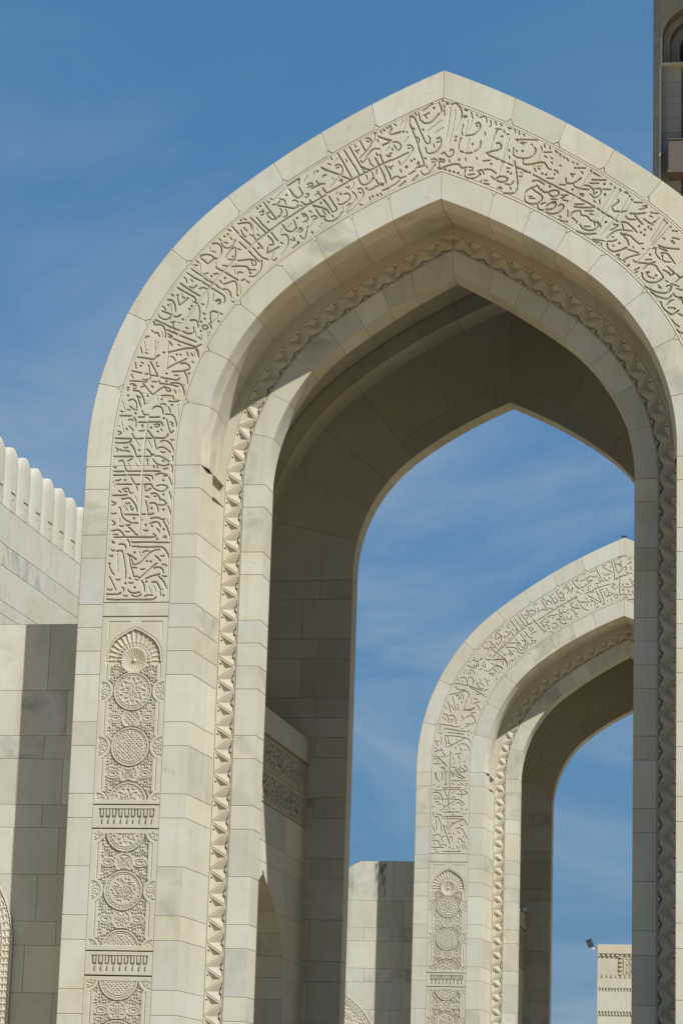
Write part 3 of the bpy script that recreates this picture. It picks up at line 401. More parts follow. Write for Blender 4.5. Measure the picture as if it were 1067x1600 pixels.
"6 -798,3175 -782,3187;n-806,3172 -803,3144;n-774,3163 -781,3143;n-762,3159 -763,3135;n-829,3152 -815,3144;n-726,3163 -718,3155;n-706,3159 -702,3147;n-698,3147 -682,3143 -670,3135;n"
"-808,3215 -804,3211;h-749,3227 -759,3203 -778,3183;t-456,3511 -440,3487 -423,3457;n-452,3523 -438,3515;n-430,3507 -414,3511 -400,3498 -398,3486;n-432,3499 -422,3491;n-418,3471 -406"
",3464 -392,3468;d-483,3497;d-493,3491;t-411,3541 -394,3514 -378,3490;d-395,3547;n-387,3530 -371,3518 -369,3504 -378,3498;t-377,3567 -363,3538 -351,3526 -335,3528 -336,3548 -352,355"
"6 -355,3546;n-355,3514 -335,3510 -326,3524;d-364,3572;t-323,3604 -304,3574 -296,3564 -285,3570 -287,3586;n-336,3582 -324,3580;n-318,3584 -310,3566 -316,3548;d-328,3591;t-287,3622 -"
"273,3598 -255,3582;n-273,3626 -256,3622;d-297,3600;n-309,3610 -303,3608;n-265,3562 -255,3555;d-292,3554;t-312,3512 -308,3506 -265,3529;d-292,3527;n-366,3474 -331,3492 -308,3504;n-4"
"80,3401 -441,3423 -413,3442 -370,3468;n-413,3446 -409,3442;n-370,3482 -366,3470;n-477,3467 -469,3455 -476,3443;n-461,3455 -445,3463 -437,3455 -433,3467;t-362,3462 -350,3442 -338,34"
"40;n-339,3454 -323,3444 -307,3462;n-339,3474 -325,3480;d-307,3440;n-293,3466 -291,3450;t-298,3496 -284,3473 -260,3467 -254,3469;n-283,3461 -271,3441 -254,3437;d-259,3421;n-269,3433"
" -263,3429;n-386,3430 -370,3434;n-405,3430 -385,3428;n-425,3414 -409,3426;d-393,3416;d-450,3397;d-437,3409;n-421,3402 -413,3390;n-432,3390 -417,3388;n-362,3438 -354,3430;n-354,3422"
" -338,3424;t-500,3407 -476,3379 -451,3351 -435,3333;n-464,3391 -448,3379 -444,3363 -432,3378;n-436,3347 -428,3338;n-428,3376 -416,3370 -408,3350;d-418,3354;n-393,3382 -377,3386 -36"
"7,3374 -373,3358 -388,3354;d-391,3362;n-404,3338 -388,3334;t-362,3410 -350,3390 -334,3380 -314,3386;n-354,3402 -350,3414;d-336,3406;n-330,3414 -322,3398;d-314,3418;n-314,3410 -295,"
"3406 -287,3425;n-295,3410 -291,3402;d-353,3368;n-369,3410 -365,3398;n-46,3734 -20,3753 11,3759;n-42,3748 -20,3757;n15,3749 27,3735;d31,3747;d53,3737;n13,3713 39,3725;t-46,3715 -24,"
"3707 -14,3693 -18,3677 -35,3665;n-30,3717 -16,3713;n-24,3727 -16,3729;t-59,3736 -51,3701 -43,3673 -33,3663;t-73,3730 -65,3702 -59,3673 -55,3649 -55,3627 -39,3627;t-55,3626 -23,3643"
" 20,3655;n8,3669 43,3658;n-4,3693 8,3699;n0,3677 12,3689 4,3701;d31,3697;n31,3689 37,3680;n-118,3698 -94,3682 -67,3665;n-124,3704 -102,3710;n-91,3726 -79,3724;n-79,3704 -75,3694;d-"
"118,3662;n-112,3650 -90,3656;n-88,3658 -78,3656;n-114,3638 -106,3624 -90,3624 -80,3640;t-157,3691 -141,3658 -125,3626 -113,3614;n-147,3638 -133,3612 -162,3604;n-243,3621 -220,3627 "
"-188,3647 -173,3646 -157,3640 -151,3654;d-177,3673;d-165,3679;d-223,3657;n-193,3667 -187,3673;n-204,3627 -196,3619 -180,3626;t-289,3621 -271,3595 -255,3581 -235,3583 -208,3599 -176"
",3626;d-259,3633;d-265,3623;d-247,3599;d-198,3581;d-198,3570;d-188,3594;n-229,3571 -227,3561;d-254,3557;d-241,3549;n-164,3582 -160,3570;n-149,3592 -143,3586;n-215,3548 -172,3568 -1"
"33,3586 -78,3601;d-64,3603;n-270,3535 -262,3527 -285,3515;n-290,3579 -286,3563;n-184,3554 -168,3560;t-199,3538 -172,3524 -128,3498;t-154,3562 -142,3534 -128,3502;t-137,3570 -121,35"
"34 -113,3506 -110,3490;n-129,3570 -117,3574;n-111,3562 -105,3537 -85,3533;n-101,3578 -91,3561 -85,3537 -58,3553;n-70,3585 -50,3573;d-78,3555;d-39,3585;n-66,3591 -51,3599;n-62,3533 "
"-46,3545 -36,3533 -46,3521 -54,3525;n-77,3521 -66,3511;n-93,3511 -89,3503;n-27,3629 -27,3561 -23,3541 -7,3543;n-11,3601 -5,3585 24,3584 51,3588;d10,3601;d20,3600;n-15,3565 -1,3569;"
"d-7,3571;d20,3568;d24,3558;n-3,3549 5,3539 16,3540;n20,3546 36,3540;n32,3616 59,3616;n36,3608 47,3598 61,3596;n40,3564 48,3544 61,3540;n24,3626 35,3628;n-7,3525 17,3526;t21,3514 60"
",3517;t-258,3515 -246,3503 -211,3502 -189,3504;n-185,3518 -175,3502;d-209,3522;n-183,3512 -167,3506 -159,3490 -167,3478;d-181,3484;n-203,3490 -203,3482;d-150,3494;n-242,3491 -230,3"
"470 -218,3462 -194,3456;n-281,3473 -257,3469 -242,3467;n-266,3487 -254,3483;n-285,3503 -289,3491;n-159,3466 -140,3478;d-116,3490")
# ---------------------------------------------------------------- lettering and carving
def parse(txt):
    out = []
    for s in txt.split(';'):
        out.append((s[0], np.array([[float(a) for a in p.split(',')] for p in s[1:].split()])*0.004))
    return out
def smooth_line(p, step=0.02):
    if len(p) == 1: return p
    if len(p) > 2:
        q = np.vstack([2*p[0]-p[1], p, 2*p[-1]-p[-2]]); out = []
        for i in range(1, len(q)-2):
            n = max(2, int(np.linalg.norm(q[i+1]-q[i])/step)); t = np.linspace(0, 1, n, endpoint=False)[:, None]
            out.append(0.5*((2*q[i]) + (q[i+1]-q[i-1])*t + (2*q[i-1]-5*q[i]+4*q[i+1]-q[i+2])*t**2 + (3*q[i]-q[i-1]-3*q[i+1]+q[i+2])*t**3))
        p = np.vstack(out + [p[-1:]])
    return p
PEN = {'t': 0.0100, 'n': 0.0080, 'h': 0.0050, 'd': 0.0150}
def carve(X, Z, strokes, depth=0.023, e=0.0035, pen=1.0):
    """cut depth at every grid point: rounded grooves along the pen strokes"""
    H = np.zeros(X.shape); Xf, Zf, Hf = X.ravel(), Z.ravel(), H.ravel()
    order = np.argsort(Zf); zs = Zf[order]
    for k, p in strokes:
        p = smooth_line(p); r = PEN[k]*pen; R = r + e
        a, b = np.searchsorted(zs, [p[:, 1].min()-R, p[:, 1].max()+R]); idx = order[a:b]
        idx = idx[(Xf[idx] > p[:, 0].min()-R) & (Xf[idx] < p[:, 0].max()+R)]
        if not len(idx): continue
        P = np.stack([Xf[idx], Zf[idx]], -1)
        if len(p) == 1:
            q = np.abs(P-p[0]); d = (q[:, 0]+q[:, 1])*0.8-r
        else:
            A = p[:-1]; B = p[1:]-A; L2 = (B**2).sum(-1)+1e-12; m = len(A)
            t = np.clip(((P[:, None]-A)*B).sum(-1)/L2, 0, 1)
            pos = (np.arange(m)+t)/m                                    # the pen lifts: strokes taper to their ends
            rr = r*np.clip(0.74+2.6*np.minimum(pos+0.06, 1-pos), 0, 1.0)
            d = (np.linalg.norm(P[:, None]-A-t[..., None]*B, axis=-1)-rr).min(1)
        dep = -(depth if k != 'h' else depth*0.6)*np.clip((e-d)/(2*e), 0, 1)
        Hf[idx] = np.minimum(Hf[idx], dep)
    return Hf.reshape(X.shape)
STROKES_NEAR = parse(TXT_NEAR); STROKES_FAR = parse(TXT_FAR)
_x = lambda p: p[:, 0].mean()
# the right jamb repeats the foot of the inscription (out of frame), the far arch's right half carries the same verse as the near one's
_foot = [(k, p + np.array([7.52, 0])) for k, p in STROKES_NEAR if p[:, 1].max() < 10.3 and _x(p) < 0]
_foot += [(k, p + np.array([-0.075, 1.78])) for k, p in _foot]
ALL_NEAR = STROKES_NEAR + _foot
ALL_FAR = STROKES_FAR + [(k, p) for k, p in STROKES_NEAR if p[:, 0].min() > 0.25] + _foot
def band(name, parent, strokes, cell, pen=1.0):
    mb = MB(); z0 = 8.462
    for side in (-1, 1):
        ts = np.concatenate([np.arange(z0-ZC, 0, cell), np.arange(0, TH, math.degrees(cell/R1)), np.arange(TH, E0, math.degrees(cell/R2)), [E0]])
        ws = np.linspace(WB0+0.003, WB1-0.003, int(0.85/cell))
        T, Wd = np.meshgrid(ts, ws, indexing='ij'); X, Z = ap(T.ravel(), Wd.ravel(), side)
        X = X.reshape(T.shape); Z = Z.reshape(T.shape)
        H = carve(X, Z, [s for s in strokes if s[1][:, 0].min()*side > -0.6 or s[1][:, 0].max()*side > -0.6], pen=pen)
        for g in (0.030, WB1-WB0-0.034): H = np.minimum(H, -0.007*np.clip((0.0055-np.abs(Wd-WB0-g))/0.003, 0, 1))
        for tj in (SPRING, 13.05, 39.15, 55.9, 63.35):                      # the joints between the slabs of the band
            dd = np.abs(T-tj)*np.where(T < 0, 1, np.where(T < TH, math.radians(R1-0.7), math.radians(R2-0.7)))
            H = np.minimum(H, -0.006*np.clip((0.006-dd)/0.003, 0, 1))
        H[:, 0] = H[:, -1] = -0.006; H[0] = -0.006
        c = np.ones(T.shape + (4,)); slab = np.digitize(T, [SPRING, 13.05, 26.1, 39.15, 52.17, 59.6])
        cols = np.array([[1.0, 0.985, 0.95, 0.05], [1.0, 1.0, 0.99, 0.1], [1.01, 0.99, 0.96, 0.02], [0.98, 0.985, 0.98, 0.15], [1.0, 0.98, 0.94, 0.05], [0.97, 0.975, 0.965, 0.1], [1.01, 1.0, 0.98, 0.02]])
        c = cols[slab]; recess_shade = np.clip((-H-0.008)/0.016, 0, 1)[..., None]
        c = c*(1-recess_shade*np.array([0.20, 0.25, 0.32, 0]))  # cut strokes darkened with depth: groove shade put into the tint
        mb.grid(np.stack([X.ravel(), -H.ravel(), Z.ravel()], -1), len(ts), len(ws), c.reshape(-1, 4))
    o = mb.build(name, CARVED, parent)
    return o
def arch_half(z, z0, h, half):
    """half width of a small pointed arch of the same shape at height z"""
    t = np.linspace(0, E0, 80); x, zz = ap(t, 0.0); zz = (zz-ZC)/(zz[-1]-ZC); x = x/x[0]
    return half*np.interp(np.clip((z-z0)/h, 0, 1), zz, x, right=0)*(z < z0+h)
def ornament(x, z, z0, z1, meds, smalls, sides, top=None):
    ins = (np.abs(x) < 0.325) & (z > z0) & (z < z1)
    f1 = np.sin(104*np.abs(x) + 2.4*np.sin(45*z)); f2 = np.sin(88*z + 2.6*np.sin(52*np.abs(x)+1.0))
    H = np.where(ins, -0.015+0.022*np.clip(f1*f2*2.2, -0.5, 0.5), 0.0)
    for zs, _ in smalls:                                                    # a large leaf on each side of every small roundel
        for sx in (-1, 1):
            e = np.hypot((x-sx*0.205)/0.085, (z-zs)/0.050)
            H = np.where(ins & (e < 1.25), np.where((np.abs(e-1) < 0.17) | (np.abs(e-0.5) < 0.15), -0.003, -0.017), H)
    H = np.where(ins & (np.abs(x) > 0.300), 0.0, H)
    H = np.where((np.abs(np.abs(x)-0.345) < 0.008) & (z > z0-0.02) & (z < z1+0.02), -0.013, H)
    for zs in sides:                                                        # quarter rosettes that bite into the frame
        for sx in (-1, 1):
            r = np.hypot(x-sx*0.405, z-zs); th = np.arctan2(z-zs, x-sx*0.405); v = (z > z0-0.001) & (z < z1+0.001) & (np.abs(x) < 0.405)
            H = np.where(v & (r < 0.155), np.where(r > 0.118, 0.0, np.where(r > 0.103, -0.016, np.where(np.cos(9*th)*np.sin(r*95) > 0.15, -0.013, -0.002))), H)
            H = np.where(v & (r >= 0.155) & (r < 0.163) & ins, -0.030, H)
    for zs, kind in smalls:
        r = np.hypot(x, z-zs); th = np.arctan2(z-zs, x); u, w = (x+z-zs), (x-z+zs)
        if kind == 'd': p = (np.sin(u*105) > 0.25) & (np.abs(w) < 0.09) | (np.sin(w*105) > 0.7)
        elif kind == 'x': p = (np.minimum(np.abs(u), np.abs(w)) < 0.012) | (np.sin(r*150+3*np.cos(4*th)) > 0.5)
        else: p = (np.cos(8*th)*np.sin(r*105) > 0.2)
        v = (r < 0.128) & (z > z0) & (z < z1)
        H = np.where(v, np.where(r > 0.098, -0.001, np.where(r > 0.088, -0.014, np.where(p, -0.017, -0.003))), H)
    for zs, kind in meds:
        r = np.hypot(x, z-zs); th = np.arctan2(z-zs, x); zz = z-zs
        if kind == 'a': p = np.sin(r*72 - 2.6*np.cos(8*th)) + 0.35*np.cos(16*th) > 0.30
        elif kind == 'b': p = (np.sin(x*132)*np.sin(zz*132) + 0.35*np.cos(8*th)*np.sin(r*60) > 0.30)
        else:
            p = np.sin(86*r + 2.2*np.cos(6*th)) * np.cos(12*th + 40*r) > 0.12
        v = (r < 0.245) & (z > z0) & (z < z1)
        dash = np.cos(26*th) > -0.75
        H = np.where(v, np.where(r > 0.222, 0.0, np.where(r > 0.213, -0.02, np.where(r > 0.197, np.where(dash, -0.003, -0.015), np.where(r > 0.186, -0.015, np.where(r > 0.172, -0.003, np.where(p, -0.018, -0.003)))))), H)
        H = np.where((r >= 0.245) & (r < 0.258) & ins, -0.036, H)
    if top is not None:
        zb, zs_, za = top                                                   # base line, spring, apex of the shell niche
        hw = np.where(z < zs_, 0.334, arch_half(z, zs_, za-zs_, 0.334)); a = np.abs(x)
        v = (z > zb-0.004) & (a < hw+0.03) & (z < za+0.04)
        hw2 = np.where(z < zs_, 0.365, arch_half(z, zs_, za+0.034-zs_, 0.365))
        H = np.where((z > zb) & (a < hw2) & (a > hw2-0.012-0.01*(z > za-0.1)), -0.010, H)
        cz = zb+0.03; r = np.hypot(x, z-cz); th = np.arctan2(z-cz, x)
        ins2 = (a < hw) & (z > zb)
        edge = np.clip((hw-a)/0.02, 0, 1)
        H = np.where(ins2, -0.012-0.022*np.abs(np.sin(th*15))**0.7*np.clip((r-0.16)/0.10, 0.35, 1) - 0.012*(1-edge), H)
        H = np.where(ins2 & (r < 0.222), -0.008-0.016*(np.sin(th*30) > 0), H)
        H = np.where(ins2 & (np.abs(r-0.222) < 0.008), -0.032, H)
        ring = r < 0.168
        H = np.where(ring, -0.002, H)
        H = np.where(r < 0.150, -0.034*(1-(r/0.150)**2) - 0.006*(np.sin(th*24) > 0.35), H)
        H = np.where(r < 0.026, -0.004-0.02*(r/0.026)**2, H)
        H = np.where((np.abs(z-zb) < 0.009) & (a > 0.168) & (a < 0.345), -0.030, H)
        for lo, hi in ((-0.345, -0.07), (0.07, 0.345)):
            H = np.where((np.abs(z-(za+0.095)) < 0.008) & (x > lo) & (x < hi), -0.012, H)
        H = np.where((np.abs(a-0.345) < 0.007) & (z < za+0.09) & (z > za-0.12), -0.007, H)
    return H
PXC = -3.757
def panel(name, parent, x0, x1, z0, z1, fn, cell=0.0075):
    xs = np.concatenate([[x0], np.arange(x0+0.004, x1-0.004, cell), [x1]]); zs = np.concatenate([[z0], np.arange(z0+0.005, z1-0.005, cell), [z1]])
    X, Z = np.meshgrid(xs, zs, indexing='ij'); H = 0.80*fn(X-PXC, Z)
    H[0] = H[-1] = -0.02; H[:, 0] = H[:, -1] = -0.02
    t = np.array([1.0, 0.985, 0.955, 0.12]); recess_shade = np.clip(-H/0.034, 0, 1)[..., None]
    c = t*(1-recess_shade*np.array([0.06, 0.09, 0.13, 0])); c[0] = c[-1] = GROUT; c[:, 0] = c[:, -1] = GROUT  # shade of the carving tinted in by its depth
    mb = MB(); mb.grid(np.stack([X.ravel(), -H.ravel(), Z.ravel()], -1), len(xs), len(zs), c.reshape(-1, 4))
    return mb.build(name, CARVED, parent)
def balusters(z0, z1):
    def fn(x, z):
        q = (z-z0)/(z1-z0); p = (x+0.36)/0.08; f = (p-np.floor(p)-0.5)*0.08; a = np.abs(f)
        ins = (np.abs(x) < 0.36) & (q > 0.17) & (q < 0.84)
        fork = np.where(q > 0.52, (a > 0.013) & (a < 0.030), np.where(q > 0.44, a < 0.028, a < 0.013))
        return np.where(ins & fork, -0.032, np.where(ins & (q > 0.80), -0.016, 0.0))
    return fn
def copy_obj(o, parent=None, **kw):
    c = o.copy(); SC.collection.objects.link(c)
    if parent is not None: c.parent = parent
    return c
def copy_tree(o, parent=None):
    c = copy_obj(o, parent)
    for ch in list(o.children): copy_tree(ch, c)
    return c
# ---------------------------------------------------------------- the portal
def border(name, parent, w0, w1, fork):
    """a ring of voussoirs; where a joint meets the band it forks round a small triangular key"""
    mb = MB(); ff = 0.062
    for side in (-1, 1):
        fn = face(0.0, side)
        for a, b in stones():
            ts = tsamp(a, b); tn = tint()
            if fork == 'in': vs = np.array([w0, w0+0.007, w1-ff, w1-0.006, w1])
            else: vs = np.array([w0, w0+0.006, w0+ff, w1-0.007, w1])
            U, V = np.meshgrid(ts, vs, indexing='ij')
            if a > SPRING-0.01:
                s = np.clip((V-(w1-ff))/ff, 0, 1) if fork == 'in' else np.clip(((w0+ff)-V)/ff, 0, 1)
                ca = dt(a+1e-3, 0.05) if a > 1 else 0.0; cb = dt(b-1e-3, 0.05) if b < E0-0.1 else 0.0; lam = (U-a)/(b-a)
                U = U + s*(ca*(1-lam)-cb*lam)
            H = np.zeros_like(U); C = np.tile(np.array(tn), (U.size, 1)).reshape(U.shape+(4,))
            for sl_ in (np.s_[0, :], np.s_[-1, :], np.s_[:, 0], np.s_[:, -1]): H[sl_] = -0.007; C[sl_] = GROUT
            mb.grid(fn(U.ravel(), V.ravel(), H.ravel()), len(ts), len(vs), C.reshape(-1, 4))
            if SPRING-0.01 < b < E0-0.1 and a >= SPRING-0.2:                 # the triangular key stone
                g, k = dt(b-1e-3, 0.043), (w1 if fork == 'in' else w0); tip = (w1-ff+0.012) if fork == 'in' else (w0+ff-0.012)
                tt = np.array([b-g, b, b, b+g]); ww = np.array([k, tip, tip, k])
                mb.add(fn(tt, ww, np.full(4, -0.001)), [[0, 1, 2, 3]], np.array([1, 1, 1, 0.05]))
                mb.add(fn(np.array([b-2*g, b+2*g, b+2*g, b-2*g]), np.array([tip, tip, k, k]), np.full(4, -0.0085)), [[0, 1, 2, 3]], np.array(GROUT))
    return mb
def ring(mb, fn, vs_list, dark=0.05, t0=-99, t1=99, tone=1.0, **kw):
    for a, b in stones(t0, t1):
        ts = tsamp(a, b)
        for vs in vs_list:
            c = tint(dark, 0.2); mb.block(fn, ts, vs, (c[0]*tone, c[1]*tone, c[2]*tone, c[3]), **kw)
def zig(name, parent):
    mb = MB(); cell = 0.0062; w0, w1 = 1.455, 1.82
    for side in (-1, 1):
        ts = np.concatenate([np.arange(-ZC+0.01, 0, cell), np.arange(0, TH, math.degrees(cell/(R1-1.7))), np.arange(TH, E0, math.degrees(cell/(R2-1.7))), [E0]])
        x, z = ap(ts, 1.69, side, 0.06); S = np.concatenate([[0], np.cumsum(np.hypot(np.diff(x), np.diff(z)))])
        ws = np.linspace(w0, w1, 58); T, Wd = np.meshgrid(ts, ws, indexing='ij')
        v = (Wd-1.572-0.035*np.clip(T/6, 0, 1))/(0.24-0.035*np.clip(T/6, 0, 1)); s = (S[-1]-S)[:, None]/0.305
        u = s-np.floor(s); rv = np.where(u < 0.5, 1-2*u, 2*u-1); pd = np.abs(v-rv)*0.235*0.5; n = 0.86
        outer = v < rv
        side_d = (np.abs(v-rv)*0.24)*0.30*0.5/math.hypot(0.24, 0.1525)*1.0
        base_o = np.clip(v, 0, 9)*0.24
        d_o = np.minimum(side_d-0.013, base_o*0.75-0.012); d_i = side_d-0.013
        H = np.where(outer, -np.clip(d_o*0.58, 0, 0.05), -np.clip(d_i*0.36, 0, 0.040))
        uc = np.abs(u-0.5)*0.305; vb = (1-v)*0.24                              # inner triangles: scalloped lip at the base
        lip = (np.hypot(uc, vb) < 0.036) | (vb < 0.012)
        trench = (~outer) & ~lip & ((np.hypot(uc, vb) < 0.056) | (vb < 0.024)) & (d_i > 0.004)
        H = np.where(trench, H-0.016, H)
        H = np.where(~outer & lip, -0.006, H)
        H = np.where(outer & (np.hypot((u-np.where(u < 0.5, 0, 1)+0.16)*0.305, (v-0.16)*0.24) < 0.011), H-0.03, H)
        H = np.where((v < 0) | (v > 1), 0, H); H = np.where((np.abs(v) < 0.03), -0.008, H)
        H = np.minimum(H, -0.006*np.clip(1.6-np.abs(pd)/0.004, 0, 1))
        H[-1] = -0.012
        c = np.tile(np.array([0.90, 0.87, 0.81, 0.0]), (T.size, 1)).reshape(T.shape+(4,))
        recess_shade = np.clip(-H/0.06, 0, 1)[..., None]; c = c*(1-recess_shade*np.array([0.05, 0.07, 0.10, 0]))  # sunk triangles get their shade in the tint, by depth
        X, Z = ap(T.ravel(), Wd.ravel(), side, 0.0); X2, Z2 = ap(T.ravel(), Wd.ravel(), side, 0.06)
        f = np.clip((Wd.ravel()-w0)/(w1-w0), 0, 1); X = X*(1-f)+X2*f; Z = Z*(1-f)+Z2*f
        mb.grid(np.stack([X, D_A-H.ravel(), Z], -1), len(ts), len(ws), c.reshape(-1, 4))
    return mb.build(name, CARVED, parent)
ARCHY = np.array([[0, 1.56], [3.9, 1.56], [4.25, 1.51], [4.58, 1.40], [4.83, 1.20], [5.07, 0.90], [5.22, 0.62], [5.40, 0.25], [5.52, 0.0]])
def arch_y(z): return np.interp(z, ARCHY[:, 0], ARCHY[:, 1])
SCR_Z = [0.008, 0.6, 1.2, 1.5, 2.1, 2.7, 3.0, 3.6, 4.17, 4.47, 5.06, 5.67, 5.95, 6.47]
def screen(parent):
    YC, X0, X1 = 4.2, -2.935, -4.512
    mb = MB()
    def wall(xp, s):
        def right(v, z, h): return np.stack([np.full_like(v, xp)+s*h, YC+arch_y(z)+v*(7.0-YC-arch_y(z)), z], -1)
        def left(v, z, h): return np.stack([np.full_like(v, xp)+s*h, YC-arch_y(z)-v*(YC-D_B-arch_y(z)), z], -1)
        return right, left
    for xp, s in ((X0, 1), (X1, -1)):
        R_, L_ = wall(xp, s); i = 0
        for a, b in zip(SCR_Z[:-1], SCR_Z[1:]):
            i += 1; zs = seg(a, b, 0.006, 6)
            cuts = [0, 0.45, 1] if i % 2 else [0, 0.7, 1]
            if a > 5.5: cuts = [0, 0.5, 1]
            for fn in (R_, L_):
                for c0, c1 in zip(cuts[:-1], cuts[1:]): mb.block(fn, np.array([c0, c0+0.004, c1-0.004, c1]), zs, tint(0.05, 0.2))
    # the opening's reveal
    zz = [0.004, 0.7, 1.3, 1.9, 2.5, 3.0, 3.45, 3.9, 4.2, 4.5, 4.8, 5.07, 5.3, 5.52]
    for s in (1, -1):
        for i, (a, b) in enumerate(zip(zz[:-1], zz[1:])):
            def fn(z, x, h): return np.stack([x, YC+s*(arch_y(z)-h), z], -1)
            m = -3.5 if i % 2 else -3.9
            for xa, xb in ((X1, m), (m, X0)): mb.block(fn, seg(a, b, 0.006, 5), np.array([xa, xa+0.006, xb-0.006, xb]), tint(0.06, 0.2))
    for y0 in (D_B, 3.4, 5.2):
        y1 = {D_B: 3.4, 3.4: 5.2, 5.2: 7.0}[y0]; mb.block(lambda y, z, h: np.stack([np.full_like(y, X1)-h, y, z], -1), seg(y0, y1, 0.006, 1), seg(6.47, 7.425, 0.006, 1), tint())
    # coping: a plain band a little proud, and its flat top
    mb.box((X1-0.02, D_B, 7.425), (X0+0.03, 6.998, Z_SCR), (0.97, 0.96, 0.94, 0.2))
    o = mb.build('screen_wall', STONE, parent)
    # two rows of carved writing under the coping
    f = MB(); cell = 0.011
    ys = np.arange(1.53, 6.995, cell); zs = np.arange(6.472, 7.424, cell); Y, Z = np.meshgrid(ys, zs, indexing='ij')
    src = [(k, p) for k, p in STROKES_NEAR if p[:, 0].max() < -2.9 and p[:, 1].max() < 10.75]
    st = []
    for k, p in src:                                                          # lines of the same script, turned level
        u = (p[:, 1]-8.46); v = (p[:, 0]+4.19)/0.86
        for row, sh in ((0, 0.0), (0, 2.2), (1, 0.9), (1, -1.3), (1, 3.1), (0, 4.3)):
            st.append((k, np.stack([1.5+u*1.0+sh, 6.50+0.475*row+0.42*v], -1)))
    st = [s for s in st if s[1][:, 0].min() > 1.5 and s[1][:, 0].max() < 6.95]
    H = carve(Y, Z, st, depth=0.045, pen=1.25)
    for zj in (6.478, 6.955, 7.418): H = np.minimum(H, -0.022*np.clip((0.016-np.abs(Z-zj))/0.008, 0, 1))
    c = np.ones(Y.shape+(4,))*np.array([0.95, 0.94, 0.9, 0.1]); recess_shade = np.clip(-H/0.03, 0, 1)[..., None]; c = c*(1-recess_shade*np.array([0.5, 0.54, 0.58, 0]))  # letter shade painted into the tint by groove depth
    f.grid(np.stack([np.full(Y.size, X0)+H.ravel(), Y.ravel(), Z.ravel()], -1), len(ys), len(zs), c.reshape(-1, 4))
    f.build('inscription_frieze', CARVED, o)
    return o
_rt = TJ + [13.05, 26.1, 39.15, 52.1678, 59.6, E0]
REAR = list(zip(_rt[:-1], _rt[1:]))
